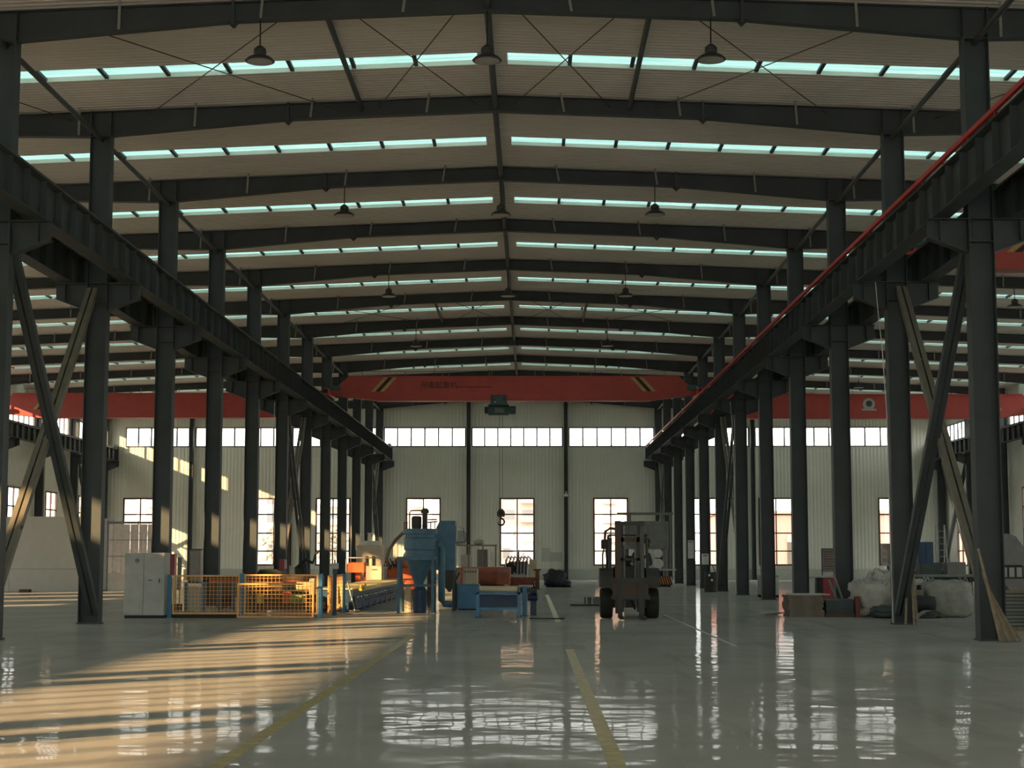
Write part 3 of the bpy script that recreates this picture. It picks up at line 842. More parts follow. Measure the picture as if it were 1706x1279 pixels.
# dust cyclone on its blue stand
CX, CY = -3.22, 47.7
t = thing('dust_cyclone','blue conical dust cyclone on a four-legged stand with motor on top','dust collector',(CX,CY,0))
for sx, sy in ((-.55,-.5),(.42,-.5),(-.55,.55),(.42,.55)):
    l = MB().cbox(CX+sx-.04,CX+sx+.04,CY+sy-.04,CY+sy+.04,.01,1.52,.006).build('leg','blue_grey',t)
    MB().box(CX+sx-.07,CX+sx+.07,CY+sy-.07,CY+sy+.07,0,.01).build('foot_plate','grey_light',l)
MB().bar((CX-.59,CY-.5,1.55),(CX+.46,CY-.5,1.55),.08,.1).bar((CX-.59,CY+.55,1.55),(CX+.46,CY+.55,1.55),.08,.1).bar((CX-.55,CY-.46,1.55),(CX-.55,CY+.51,1.55),.08,.1).bar((CX+.42,CY-.46,1.55),(CX+.42,CY+.51,1.55),.08,.1).build('ring_beam','blue_grey',t)
MB().bar((CX-.55,CY-.5,.78),(CX+.42,CY-.5,.78),.04,.05).bar((CX-.55,CY+.55,.78),(CX+.42,CY+.55,.78),.04,.05).bar((CX-.55,CY-.46,.78),(CX-.55,CY+.51,.78),.04,.05).bar((CX+.42,CY-.46,.78),(CX+.42,CY+.51,.78),.04,.05).build('cross_bar','blue_grey',t)
MB().lathe([(.12,.80),(.40,1.5),(.46,1.52),(.46,1.58),(.43,1.6)],(CX,CY,0),28).build('cone','blue_grey',t,smooth=False)
MB().lathe([(.43,1.6),(.43,1.78),(.47,1.8),(.47,2.12),(.40,2.14)],(CX+.03,CY,0),28).build('barrel','blue_grey',t)
MB().lathe([(.40,2.14),(.40,2.24),(.50,2.25),(.50,2.38),(.42,2.40)],(CX+.03,CY,0),28).build('head_flange','blue_grey',t)
MB().lathe([(.12,2.40),(.14,2.42),(.14,2.72),(.12,2.75),(.09,2.76)],(CX-.08,CY-.05,0),18).build('motor','grey_dark',t)
mfin = MB()
for i in range(16):
    a = 2*math.pi*i/16; mfin.bar((CX-.08+.14*math.cos(a),CY-.05+.14*math.sin(a),2.45),(CX-.08+.14*math.cos(a),CY-.05+.14*math.sin(a),2.72),.012,.03)
mfin.build('cooling_fins','grey_dark',t)
pp = MB().cyl((CX+.16,CY-.05,2.40),(CX+.16,CY-.05,2.86),.075,n=16).build('vent_pipe','grey_dark',t)
MB().lathe([(.11,2.84),(.12,2.86),(.12,2.92),(.06,2.98)],(CX+.16,CY-.05,0),16).build('pipe_cap','grey_dark',pp)
MB().tube([(CX-.28,CY-.05,2.40),(CX-.28,CY-.05,2.86),(CX-.25,CY-.05,2.91),(CX-.2,CY-.05,2.92),(CX+.12,CY-.05,2.92)],.022,8).build('bent_rail','rust',t)
MB().tube([(CX+.24,CY-.05,2.66),(CX+.5,CY-.05,2.66),(CX+.52,CY-.05,2.6),(CX+.24,CY-.05,2.58)],.018,8).build('side_rail','rust',t)
for sx in (-.42,-.34,.34,.46): MB().tube([(CX+sx,CY-.2,2.38),(CX+sx,CY-.2,2.58)],.015,6).build('rail_post','rust',t)
MB().tube([(CX-.44,CY-.2,2.57),(CX-.3,CY-.2,2.57)],.015,6).build('rail_bar','rust',t)
MB().tube([(CX+.45,CY,1.98),(CX+.58,CY,1.95),(CX+.64,CY,1.82),(CX+.65,CY,1.6),(CX+.65,CY,.35),(CX+.72,CY,.26),(CX+.95,CY,.24)],.10,14).build('downpipe','blue_grey',t,smooth=True)
bk = MB().lathe([(.17,.06),(.2,.06),(.21,.62),(.2,.64),(.14,.72),(.12,.8)],(CX+.03,CY,0),22).build('dust_bin','blue_dark',t)
MB().cyl((CX+.03,CY,.0),(CX+.03,CY,.06),.19,n=22).build('bin_base','grey_dark',bk)
bx((CX-.44,CX-.26,CY+.3,CY+.42,0,.78),'cream_panel','cream',t)  # plain cream panel inside the stand
# filter housing behind the cyclone
t = thing('filter_housing','tall blue filter housing with sloped top, right behind the cyclone','filter',(-2.6,49.6,0))
MB().prism([(-3.1,1.2),(-2.26,1.2),(-2.26,2.66),(-2.72,2.66),(-2.85,2.40),(-3.1,2.30)],'y',49.2,50.2).build('body','blue_grey',t)
MB().prism([(-2.75,1.2),(-2.26,1.2),(-2.3,.75),(-2.45,.55),(-2.6,.75)],'y',49.3,50.1).build('hopper','grey_dark',t)
for xx, yy in ((-3.05,49.25),(-2.31,49.25),(-3.05,50.1),(-2.31,50.1)): bx((xx-.03,xx+.05,yy-.03,yy+.05,0,1.2),'leg','grey_dark',t)
bx((-2.75,-2.28,49.17,49.2,1.4,2.2),'access_panel','blue_grey',t,.008)
pl = bx((-2.26,-1.95,49.3,50.1,2.0,2.05),'side_platform','grey_mid',t)
MB().tube([(-2.24,49.35,2.05),(-2.24,49.35,2.5),(-2.02,49.35,2.43),(-1.97,49.35,2.05)],.015,6).tube([(-1.97,49.35,2.3),(-1.97,50.05,2.3),(-1.97,50.05,2.05)],.015,6).build('guard_rail','grey_mid',pl)
bx((-2.2,-2.0,49.6,49.9,2.05,2.38),'gauge_box','grey_light',pl,.01)
# black hoses from the orange machine up to the filter
single('black_hose', MB().tube([(-5.9,69.1,1.1),(-5.75,66,1.5),(-5.4,63,1.85),(-4.9,60,2.2),(-4.5,58,2.42),(-4.1,56,2.42),(-3.6,53,2.3),(-2.95,50.1,2.15)],.06,8), 'black', 'black hose arching from the orange machine to the blue filter', 'hose', smooth=True)

# orange machines
t = thing('orange_press','sunlit orange press with cream control cabinet at the end of the conveyor','machine',(-5.9,68.5,0))
bx((-7.6,-6.9,68.6,70.2,.95,1.36),'hydraulic_block','orange',t,.03)
bx((-7.3,-4.6,68.9,71,0,.62),'bed','orange',t,.03)
bx((-6.8,-6.15,68.3,68.85,.63,1.22),'control_cabinet','cream',t,.015)
bx((-6.55,-6.35,68.28,68.3,1.05,1.09),'nameplate','rust',t)
bx((-6.0,-4.5,69,70.6,.70,1.15),'ram_housing','orange',t,.06)
MB().lathe([(.2,-.5),(.27,-.48),(.27,.45),(.2,.5)],(-5.2,69.6,1.3),18,'x').build('cylinder','orange',t)
MB().prism([(-5.5,1.4),(-4.7,1.4),(-4.8,1.75),(-5.15,1.95),(-5.4,1.72)],'y',70.2,70.7).build('yellow_guard','yellow',t)
MB().tube([(-7.65,68.6,.95),(-7.65,68.6,1.5),(-7.55,68.6,1.55),(-6.3,68.6,1.55),(-6.2,68.6,1.45),(-6.2,68.6,1.22)],.025,8).build('hand_rail','grey_light',t)
for i in range(7): MB().tube([(-6.1+i*.1,68.8,1.2),(-6.05+i*.1,68.7,1.42+.05*(i%3)),(-5.9+i*.1,68.9,1.15)],.03,8).build('hydraulic_hose','black',t)
bx((-7.3,-7.1,68.9,69.3,.62,.95),'support','orange',t); bx((-7.05,-6.9,70,70.3,.62,.95),'support','orange',t)
t = thing('oil_tank','cream steel oil tank with a round white lid behind the orange press','tank',(-7.15,74,0))
bx((-7.75,-6.6,73.4,74.6,.2,2.1),'tank_body','cream',t,.03)
for xx in (-7.7,-6.75): bx((xx,xx+.1,73.5,74.5,0,.2),'foot','grey_dark',t)
MB().lathe([(.42,2.1),(.44,2.12),(.44,2.26),(.38,2.3)],(-7.15,74,0),22).build('lid','white',t)
MB().lathe([(.06,2.3),(.06,2.6),(.1,2.6),(.1,2.66)],(-7.2,73.9,0),12).build('filler_cap','white',t)
for xx in (-7.3,-7.0): MB().cyl((xx,73.36,1.2),(xx,73.36,1.62),.05,n=10).build('level_gauge','black',t)
t = thing('orange_beam_machine','dull orange beam machine with cream control box, right of the cyclone','machine',(-1.6,60,0))
bx((-2.5,-.75,58.5,61.5,.62,1.22),'beam','orange_dull',t,.03); bx((-2.3,-1.0,58.8,61.2,0,.62),'pedestal','rust',t,.03)
MB().lathe([(.18,-.3),(.24,-.28),(.24,.28),(.18,.3)],(-1.5,58.3,.85),18,'x').build('cylinder','rust',t)
bx((-.75,.1,60.2,60.8,.55,.85),'arm','rust',t,.02)
for xx in (-1.1,-.95,-.85): MB().cyl((xx,58.44,1.1),(xx,58.5,1.1),.05,n=10).build('valve','grey_mid',t)
bx((-2.0,-1.7,58.4,58.5,1.0,1.02),'rail_edge','black',t)
t = thing('control_box','cream control box with a row of dark buttons on the blue power unit','control box',(-1.9,50.6,.77))
bx((-2.08,-1.62,50.4,50.85,.772,1.24),'case','cream',t,.015)
for i in range(5): MB().cyl((-2.0+i*.075,50.37,1.14),(-2.0+i*.075,50.4,1.14),.022,n=10).build('button','black',t)
bx((-2.02,-1.68,50.385,50.4,.82,1.06),'door','cream',t)
t = thing('blue_power_unit','blue box-shaped power unit on the floor beside the cyclone','machine',(-1.9,50.5,0))
bx((-2.26,-1.56,50.1,51.1,.04,.765),'case','blue',t,.02); bx((-2.2,-1.62,50.15,51.05,0,.04),'plinth','black',t)
bx((-2.2,-1.62,50.08,50.1,.1,.7),'front_panel','blue',t,.008)
single('lever', MB().bar((-2.45,50.2,.55),(-2.18,50.35,1.12),.035,.035), 'black', 'black lever slanting up beside the blue power unit', 'lever')
for o_ in (bpy.data.objects['lever'],): pass
# blue roller tables at the end of the line
t = thing('infeed_table','blue steel table with a beige roller on top, at the aisle edge','table',(-.85,44.6,0))
for xx in (-1.42,-.33):
    for yy in (44.1,45.1): 
        l = bx((xx-.04,xx+.04,yy-.04,yy+.04,.02,.66),'leg','blue',t); bx((xx-.07,xx+.07,yy-.07,yy+.07,0,.02),'foot_plate','blue_dark',l)
bx((-1.46,-.29,44.06,45.14,.60,.66),'top_frame','blue',t)
MB().lathe([(.03,-.58),(.03,-.52),(.085,-.52),(.085,.52),(.03,.52),(.03,.58)],(-.87,44.25,.74),18,'x').build('roller','cream',t)
bx((-1.38,-.37,44.5,44.55,.2,.58),'panel','blue_dark',t); bx((-1.42,-.33,44.08,44.12,.2,.26),'lower_rail','blue',t)
bx((-1.46,-1.38,44.15,44.35,.66,.8),'bearing','blue_grey',t,.01); bx((-.37,-.29,44.15,44.35,.66,.8),'bearing','blue_grey',t,.01)
t = thing('clamp_unit','dark blue clamp unit with rods and a motor at the end of the line','machine',(-.1,45.5,0))
bx((-.24,-.12,45.2,45.35,.015,.8),'post','blue',t,.01); bx((-.3,-.06,45.1,45.45,0,.015),'foot_plate','blue_dark',t)
bx((-.3,.15,45.3,45.8,.62,.74),'head','grey_dark',t,.02)
MB().lathe([(.07,-.12),(.1,-.1),(.1,.14),(.06,.16)],(.02,45.5,.5),16,'x').build('motor','blue_dark',t)
MB().cyl((-.35,45.4,.8),(.05,45.4,.8),.03,n=10).build('rod','grey_light',t)
for i in range(4): MB().tube([(-.05+i*.06,45.5,.74),(-.05+i*.06,45.45,.9+.04*i),(.05+i*.05,45.5,.74)],.018,6).build('hose','black',t)
bx((-.02,.14,45.6,45.8,0,.62),'rear_leg','blue_dark',t)
single('steel_rod', MB().cyl((-.05,42.9,.02),(.85,42.7,.02),.018,n=8), 'grey_dark', 'thin dark steel rod lying on the floor beside the clamp unit', 'rod')
# machines against the far wall
t = thing('hydraulic_station','pale grey hydraulic station with black hoses before the middle far window','machine',(-.55,85,0))
bx((-1.15,-.15,84.5,85.6,.1,1.35),'cabinet','grey_light',t,.02); bx((-1.1,-.2,84.55,85.55,0,.1),'plinth','grey_dark',t)
bx((-.1,.28,84.8,85.4,0,1.45),'side_panel','cream',t,.02)
for i in range(7):
    x = -1.3+i*.17; MB().tube([(x,84.4,.7+.05*(i%2)),(x+.03,84.35,1.35),(x+.12,84.38,1.62),(x+.28,84.45,1.45)],.035,8).build('hose','black',t)
MB().tube([(-.2,84.3,.55),(-.2,84.3,1.5),(-.3,84.3,1.55),(-1.2,84.3,1.55),(-1.3,84.3,1.45),(-1.3,84.3,.0)],.025,8).build('guard_rail','white',t)
MB().lathe([(.22,-.02),(.3,0),(.22,.02)],(-1.1,84.42,1.0),18,'y').build('coil','black',t)
bx((-.75,-.6,84.6,84.8,1.35,1.95),'column_tube','grey_light',t,.02)
t = thing('grey_tool_rack','grey machine tool with small white units on top, far end left of the window','machine',(-3.3,92,0))
bx((-4.3,-1.9,91.5,93,.1,1.0),'base','grey_mid',t,.03); bx((-4.3,-1.9,91.6,92.9,0,.1),'plinth','grey_dark',t)
for xx in (-4.25,-3.5,-2.7,-2.0): bx((xx,xx+.08,91.6,91.7,1.0,2.2),'post','grey_mid',t)
bx((-4.3,-1.9,91.55,92.6,2.18,2.26),'shelf','grey_mid',t)
bx((-3.9,-3.4,91.7,92.3,1.0,1.7),'white_unit','grey_light',t,.02); bx((-3.0,-2.4,91.7,92.3,1.0,2.0),'grey_unit','grey_mid',t,.02)
MB().lathe([(.1,0),(.22,.05),(.22,.25),(.1,.3)],(-4.0,92,2.26),14).build('flange_head','white',t); MB().lathe([(.1,0),(.3,.05),(.3,.2),(.1,.3)],(-2.9,92,2.26),14).build('flange_head','grey_light',t)
MB().cyl((-2.15,91.6,1.0),(-2.15,91.6,1.85),.09,n=12).build('spindle','white',t)
t = thing('orange_end_stop','orange H-shaped end stop on the floor at the end of the line','end stop',(.28,81,0))
bx((.2,.4,80.9,81.1,0,.92),'upright','rust',t); bx((.1,.48,80.8,81.2,.92,1.0),'cap','rust',t); bx((-.9,.2,80.92,81.08,.42,.6),'beam','rust',t); bx((.05,.55,80.75,81.25,0,.02),'foot_plate','grey_dark',t)
bx((-1.05,-.9,80.9,81.1,0,.62),'inner_leg','rust',t)
tt = thing('dark_sack','lumpy black sack heaped on the floor in front of the far wall','sack',(1.3,87.5,0))
MB().blob((1.25,87.5,.42),(.58,.45,.5),.9,.35,3,flat=.16).build('sack_body','bag_dark',tt,smooth=True); MB().blob((1.8,87.4,.16),(.28,.25,.2),.9,.3,5,flat=.2).build('loose_end','bag_dark',tt,smooth=True)
for i, (x0,x1,z0,z1,nm) in enumerate(((.74,1.28,1.3,2.17,'tall narrow pale notice board on the far wall beside the middle window'),(1.34,2.12,1.32,1.86,'wide pale notice board on the far wall beside the slim column'))):
    t = thing('notice_board',nm,'notice board',((x0+x1)/2,YB-.07,z0))
    bx((x0,x1,YB-.09,YB-.05,z0,z1),'board','wall_paint',t); MB().box(x0-.02,x1+.02,YB-.1,YB-.05,z1,z1+.02).box(x0-.02,x1+.02,YB-.1,YB-.05,z0-.02,z0).box(x0-.02,x0,YB-.1,YB-.05,z0,z1).box(x1,x1+.02,YB-.1,YB-.05,z0,z1).build('frame','grey_light',t)
t = thing('security_camera','small white security camera on the slim column of the far wall','camera',(2.42,YB-.55,5.75))
bx((2.36,2.48,YB-.62,YB-.45,5.95,6.1),'mount','white',t,.01); MB().lathe([(.12,.0),(.14,.05),(.14,.16),(.06,.2)],(2.42,YB-.62,5.74),14).build('dome','white',t)

# ---------------------------------------------------------------- forklift with driver
FX, FY = 2.56, 43.6
t = thing('forklift','dark counterbalance forklift facing the camera in the middle aisle','forklift',(FX,FY,0))
for sx in (-1,1):
    w = MB().lathe([(.16,-.15),(.36,-.16),(.39,-.12),(.395,0),(.39,.12),(.36,.16),(.16,.15)],(FX+sx*.6,FY,.395),26,'x').build('front_wheel','rubber',t)
    MB().cyl((FX+sx*.6+sx*.13,FY,.395),(FX+sx*.6+sx*.17,FY,.395),.19,n=20).build('rim','grey_dark',w)
    w = MB().lathe([(.12,-.1),(.26,-.1),(.28,-.06),(.28,.06),(.26,.1),(.12,.1)],(FX+sx*.5,FY+1.75,.28),22,'x').build('rear_wheel','rubber',t)
    MB().prism([(FY-.48,.80),(FY+.45,.80),(FY+.5,.9),(FY+.45,1.3),(FY-.25,1.3),(FY-.48,1.1)],'x',FX+sx*.6-.17,FX+sx*.6+.17).build('mudguard','grey_dark',t)
    hw_ = .075 if sx < 0 else .05
    up = bx((FX+sx*.31-hw_,FX+sx*.31+hw_,FY-.62,FY-.44,.14,2.52),'mast_upright','brown' if sx < 0 else 'mast_grey',t)
    bx((FX+sx*.21-.04,FX+sx*.21+.04,FY-.60,FY-.48,.18,2.46),'inner_mast','grey_dark',t)
    MB().cyl((FX+sx*.15,FY-.5,.3),(FX+sx*.15,FY-.5,1.9),.032,n=10).build('lift_cylinder','grey_mid',t)
    f = MB().prism([(FY-.70,1.0),(FY-.75,1.0),(FY-.75,.09),(FY-1.75,.05),(FY-1.75,.03),(FY-.70,.04)],'x',FX+sx*.27-.06,FX+sx*.27+.06).build('fork','grey_dark',t)
    MB().tube([(FX+sx*.5,FY+.05,1.0),(FX+sx*.47,FY+.05,2.08),(FX+sx*.47,FY+.15,2.16),(FX+sx*.47,FY+1.35,2.16),(FX+sx*.47,FY+1.5,2.05),(FX+sx*.5,FY+1.6,1.0)],.035,8).build('guard_pillar','grey_dark',t)
    bx((FX+sx*.47-.07,FX+sx*.47+.07,FY-.32,FY-.24,.95,1.08),'headlamp','grey_light',t,.02)
bx((FX-.5,FX+.5,FY-.2,FY+1.1,.28,.98),'chassis','grey_dark',t,.04)
MB().prism([(FY+1.1,.25),(FY+2.25,.32),(FY+2.35,.6),(FY+2.2,1.08),(FY+1.15,1.12)],'x',FX-.55,FX+.55).build('counterweight','grey_dark',t)
bx((FX-.43,FX+.43,FY-.1,FY+.15,.98,1.34),'cowl','grey_dark',t,.05)
bx((FX-.38,FX+.38,FY-.66,FY-.58,2.40,2.50),'mast_crossbar','grey_dark',t); bx((FX-.38,FX+.38,FY-.60,FY-.52,1.98,2.10),'mast_crossbar','brown',t); bx((FX-.38,FX+.38,FY-.60,FY-.52,1.5,1.56),'mast_crossbar','grey_dark',t)
bx((FX-.5,FX+.5,FY-.72,FY-.66,.92,1.05),'carriage_bar','grey_dark',t); bx((FX-.5,FX+.5,FY-.72,FY-.66,.5,.62),'carriage_bar','grey_dark',t)
bx((FX-.46,FX+.46,FY-.69,FY-.66,.62,.92),'carriage_plate','brown',t)
for i in range(7): MB().bar((FX-.44,FY+.25+i*.19,2.17),(FX+.44,FY+.25+i*.19,2.17),.05,.03).build('guard_bar','grey_dark',t)
bx((FX-.3,FX+.2,FY+.55,FY+1.0,.98,1.12),'seat','black',t,.04); bx((FX-.28,FX+.22,FY+1.0,FY+1.12,1.12,1.62),'seat_back','black',t,.04)
MB().lathe([(.15,-.012),(.18,-.012),(.18,.012),(.15,.012)],(FX-.02,FY+.3,1.42),20,'y').build('steering_wheel','black',t)
MB().cyl((FX-.02,FY+.3,1.42),(FX-.02,FY+.05,1.25),.03,n=8).build('steering_column','black',t)
for xx in (-.2,-.13,-.06): MB().cyl((FX+xx+.3,FY+.15,1.32),(FX+xx+.3,FY+.1,1.5),.012,n=6).build('lever','grey_light',t)
m_ = MB().tube([(FX-.36,FY-.3,2.32),(FX-.5,FY-.3,2.34),(FX-.62,FY-.3,2.26),(FX-.64,FY-.3,2.05)],.035,8).build('mirror_arm','brown',t)
MB().cbox(FX-.74,FX-.56,FY-.34,FY-.27,1.80,2.05,.03).build('mirror','black',m_)
MB().tube([(FX-.66,FY-.3,1.8),(FX-.70,FY-.3,1.66),(FX-.70,FY-.3,1.34),(FX-.66,FY-.25,1.2)],.022,6).build('hose','brown',t)
MB().tube([(FX-.60,FY-.3,1.8),(FX-.58,FY-.3,1.5),(FX-.60,FY-.2,1.1)],.03,6).build('hose','black',t)
bx((FX-.68,FX-.42,FY-.25,FY+.2,1.0,1.3),'side_tank','green',t,.04)
MB().tube([(FX-.12,FY-.5,.7),(FX+.05,FY-.62,.45),(FX+.12,FY-.5,.25)],.03,6).build('hydraulic_hose','black',t)
bx((FX-.45,FX+.45,FY-.08,FY+.08,.3,.42),'front_axle','grey_dark',t)

def skin_mesh(name, verts, edges, radii, m, sub=1):
    me = bpy.data.meshes.new(name); me.from_pydata(verts, edges, []); me.update()
    ob = bpy.data.objects.new(name, me); C.objects.link(ob)
    sk = ob.modifiers.new('skin','SKIN'); sk.use_smooth_shade = True
    if not me.skin_vertices: ob.data.attributes
    for i, r in enumerate(radii):
        rr = r if isinstance(r,(tuple,list)) else (r,r)
        me.skin_vertices[0].data[i].radius = rr
    me.skin_vertices[0].data[0].use_root = True
    sb = ob.modifiers.new('sub','SUBSURF'); sb.levels = sub; sb.render_levels = sub
    dg = bpy.context.evaluated_depsgraph_get(); dg.update()
    res = bpy.data.meshes.new_from_object(ob.evaluated_get(dg))
    bpy.data.objects.remove(ob); res.name = name; res.materials.clear(); res.materials.append(MATS[m])
    return res
# driver: pelvis on the seat, leaning out to the right to see past the mast
px, py = FX+.10, FY+.75
P = lambda x,y,z: (px+x,py+y,z)
V = [P(0,0,1.22),P(.08,-.02,1.40),P(.22,-.06,1.60),P(.30,-.10,1.72),P(.36,-.16,1.80),P(.40,-.2,1.90),P(.41,-.2,2.02),          # 0-6 spine to crown
     P(.10,-.12,1.66),P(.0,-.30,1.45),P(.0,-.50,1.42),                                                             # 7-9 left arm to wrist
     P(.45,-.06,1.66),P(.52,-.22,1.42),P(.34,-.44,1.36),                                                           # 10-12 right arm
     P(-.10,-.05,1.18),P(-.14,-.45,1.20),P(-.14,-.52,1.06),P(-.14,-.60,1.03),                                      # 13-16 left leg
     P(.12,-.05,1.18),P(.14,-.45,1.20),P(.14,-.52,1.06),P(.14,-.60,1.03)]                                          # 17-20 right leg
Ed = [(0,1),(1,2),(2,3),(3,4),(4,5),(5,6),(3,7),(7,8),(8,9),(3,10),(10,11),(11,12),(0,13),(13,14),(14,15),(15,16),(0,17),(17,18),(18,19),(19,20)]
Rd = [.14,.13,.15,.12,.05,.085,.07, .062,.048,.032, .062,.048,.032, .09,.07,.05,.04, .09,.07,.05,.04]
for w, dx in ((9,-1),(12,1)):                      # palms and five fingers each, closed on wheel and lever
    bxx = V[w]; pal = len(V); V.append((bxx[0]+.01*dx,bxx[1]-.05,bxx[2]-.005)); Ed.append((w,pal)); Rd.append(.03)
    for f, (ox,ln) in enumerate(((-.035,.05),(-.018,.07),(0,.075),(.018,.07),(.034,.055))):
        a = len(V); V += [(V[pal][0]+ox,V[pal][1]-.035,V[pal][2]+.008),(V[pal][0]+ox*1.1,V[pal][1]-.035-ln*.4,V[pal][2]-.008),(V[pal][0]+ox*1.1,V[pal][1]-.03-ln*.35,V[pal][2]-.035)]
        Ed += [(pal,a),(a,a+1),(a+1,a+2)]; Rd += [.011,.0095,.008]
drv = thing('person','person in dark blue work clothes and dark cap, leaning out on the forklift seat','person',(px,py,1.12))
def pp_(me, name):
    me.transform(Matrix.Translation((-px,-py,-1.12))); return place(name, me, drv)
pp_(skin_mesh('body',V,Ed,Rd,'skin'),'body')
jv = V[:4]+V[7:9]+[tuple(Vector(V[8]).lerp(Vector(V[9]),.8))]+V[10:12]+[tuple(Vector(V[11]).lerp(Vector(V[12]),.8))]
pp_(skin_mesh('jacket',jv,[(0,1),(1,2),(2,3),(3,4),(4,5),(5,6),(3,7),(7,8),(8,9)],[.165,.155,.175,.135,.08,.062,.05,.08,.062,.05],'cloth_blue'),'jacket')
tv = [V[0]]+V[13:16]+V[17:20]
pp_(skin_mesh('trousers',tv,[(0,1),(1,2),(2,3),(0,4),(4,5),(5,6)],[.155,.105,.085,.065,.105,.085,.065],'cloth_blue'),'trousers')
hx, hy, hz = V[6][0], V[6][1], V[5][2]
pp_(MB().lathe([(.10,.06),(.106,.09),(.098,.14),(.06,.18),(.01,.19)],(hx,hy,hz),18).prism([(hx-.08,hy-.06),(hx+.08,hy-.06),(hx+.05,hy-.17),(hx-.05,hy-.17)],'z',hz+.055,hz+.068).mesh('cap','hair'),'cap')
pp_(MB().blob((hx,hy+.03,hz+.02),(.093,.085,.09),1,.05,2,14,10).mesh('hair','hair'),'hair')
fm = MB()
for s_ in (-1,1): fm.blob((hx+s_*.035,hy-.083,hz+.03),(.014,.008,.008),1,0,1,8,6)
pp_(fm.mesh('eyes','black'),'eyes')
pp_(MB().prism([(hy-.08,hz+.03),(hy-.115,hz-.015),(hy-.08,hz-.02)],'x',hx-.012,hx+.012).mesh('nose','skin'),'nose')
pp_(MB().blob((hx,hy-.082,hz-.05),(.028,.01,.008),1,0,1,10,6).mesh('mouth','rust'),'mouth')
em = MB()
for s_ in (-1,1): em.blob((hx+s_*.088,hy+.0,hz+.01),(.014,.024,.035),1,0,1,10,8)
pp_(em.mesh('ears','skin'),'ears')

# short steel beam lying on dark boards left of the forklift
t = thing('floor_beam','short pale steel beam lying on dark boards left of the forklift','beam',(2.0,55,0))
bx((1.3,3.4,54.3,55.6,0,.05),'board','grey_dark',t); bx((1.75,2.6,54.7,55.0,.05,.09),'bottom_flange','grey_mid',t); bx((1.75,2.6,54.82,54.88,.09,.26),'web','grey_mid',t); bx((1.75,2.6,54.7,55.0,.26,.30),'top_flange','grey_light',t)
for xx in (1.8,1.98): bx((xx,xx+.05,54.6,54.7,.05,.34),'end_plate','grey_light',t)

# machine with drums and a hazard-striped foot behind the forklift
t = thing('coil_machine','grey boxed machine with white drums and hazard-striped foot behind the forklift','machine',(6.2,88.6,0))
bx((4.95,7.3,88.2,90,2.0,3.48),'upper_housing','grey_mid',t,.04)
for xx in (5.2,6.25): bx((xx,xx+.9,88.16,88.2,2.15,3.3),'housing_panel','grey_mid',t,.01)
for xx in (5.0,7.15): bx((xx,xx+.12,88.3,88.5,0,2.0),'post','grey_mid',t); bx((xx,xx+.12,89.7,89.9,0,2.0),'post','grey_mid',t)
bx((4.6,7.6,88.7,88.85,3.82,3.95),'top_beam','grey_mid',t); bx((5.2,5.35,88.7,88.85,3.48,3.82),'hanger','grey_mid',t); bx((6.9,7.05,88.7,88.85,3.48,3.82),'hanger','grey_mid',t)
bx((7.4,7.5,88.7,88.85,1.0,3.82),'side_column','grey_mid',t); bx((6.3,7.7,88.2,89.6,.86,.95),'table','grey_light',t)
for zz, rr in ((1.78,.24),(1.22,.27)): 
    dr = MB().lathe([(.05,-.3),(rr,-.28),(rr,.28),(.05,.3)],(6.75,88.5,zz),22,'y').build('drum','white',t)
for zz in (1.78,1.22):
    MB().lathe([(.05,-.3),(.22,-.28),(.22,.28),(.05,.3)],(5.7,88.5,zz),22,'y').build('drum','grey_light',t)
bx((5.1,6.35,88.4,89.8,.2,.86),'base','grey_dark',t,.03); bx((4.95,6.35,88.3,89.9,0,.2),'base_foot','grey_dark',t)
bx((6.35,7.5,88.25,89.5,.1,.56),'striped_foot','black',t,.02)
for i in range(9):
    x = 6.38+i*.125; MB().prism([(x,.54),(x+.06,.54),(x+.17,.14),(x+.11,.14)],'y',88.24,88.25).build('hazard_stripe',('stripe_yellow','orange','white')[i%3 if i > 5 else i%2],t)
bx((6.4,7.4,88.3,89.4,0,.1),'skid','black',t)

# ---------------------------------------------------------------- goods stored along the right columns
def sheet(name, x0, x1, y0, y1, z, h, m, lab, cat, grp, rz=0.0):
    cx, cy = (x0+x1)/2, (y0+y1)/2
    me = MB().cbox(x0-cx,x1-cx,y0-cy,y1-cy,0,h,.006).mesh(name, m)
    return tag(place(name, me, None, (cx,cy,z), (0,0,rz)), lab, cat, grp)
z = 0.0
for i in range(9):
    j = random.uniform(-.03,.03)
    sheet('board_bundle',6.86+j,7.78+j,44.35,45.5,z,.062,'card','flat brown board bundle, %s from the bottom of the brown stack' % ORD[i],'board','brown board stack',random.uniform(-.03,.03)); z += .064
sheet('board_bundle',7.0,7.95,44.5,45.6,z,.03,'grey_light','pale wrapped sheet lying on top of the brown board stack','sheet',None,.06)
z = .1
single('pallet_skid', MB().box(7.82,8.55,44.4,44.5,0,.1).box(7.82,8.55,45.2,45.3,0,.1), 'brown', 'low brown skid under the dark green panel stack', 'skid')
for i in range(6):
    sheet('green_panel',7.83+.02*(i%2),8.56,44.35,45.5,z,.055,'panel_green','dark green panel, %s from the bottom of the low green stack' % ORD[i],'panel','dark green panel stack',random.uniform(-.02,.02)); z += .057
sheet('green_panel',7.8,8.6,44.5,45.5,z,.02,'green','bent green sheet on top of the dark green panel stack','sheet',None,-.05)
for i in range(3):
    sheet('loose_sheet',6.45+.05*i,6.83,46.2-.3*i,47.2-.3*i,.03*i,.028,'grey_light','pale loose sheet left of the brown board stack, %s from the bottom' % ORD[i],'sheet','loose pale sheets',.1*i)
single('red_plank', MB().box(8.62,8.74,44.35,44.5,0,.55), 'rust', 'short red-brown plank standing at the right of the green panels', 'plank')
def lean(name, p0, p1, w, h, m, lab, grp=None):
    return single(name, MB().bar(p0,p1,w,h,(0,1,0)), m, lab, 'plank', grp)
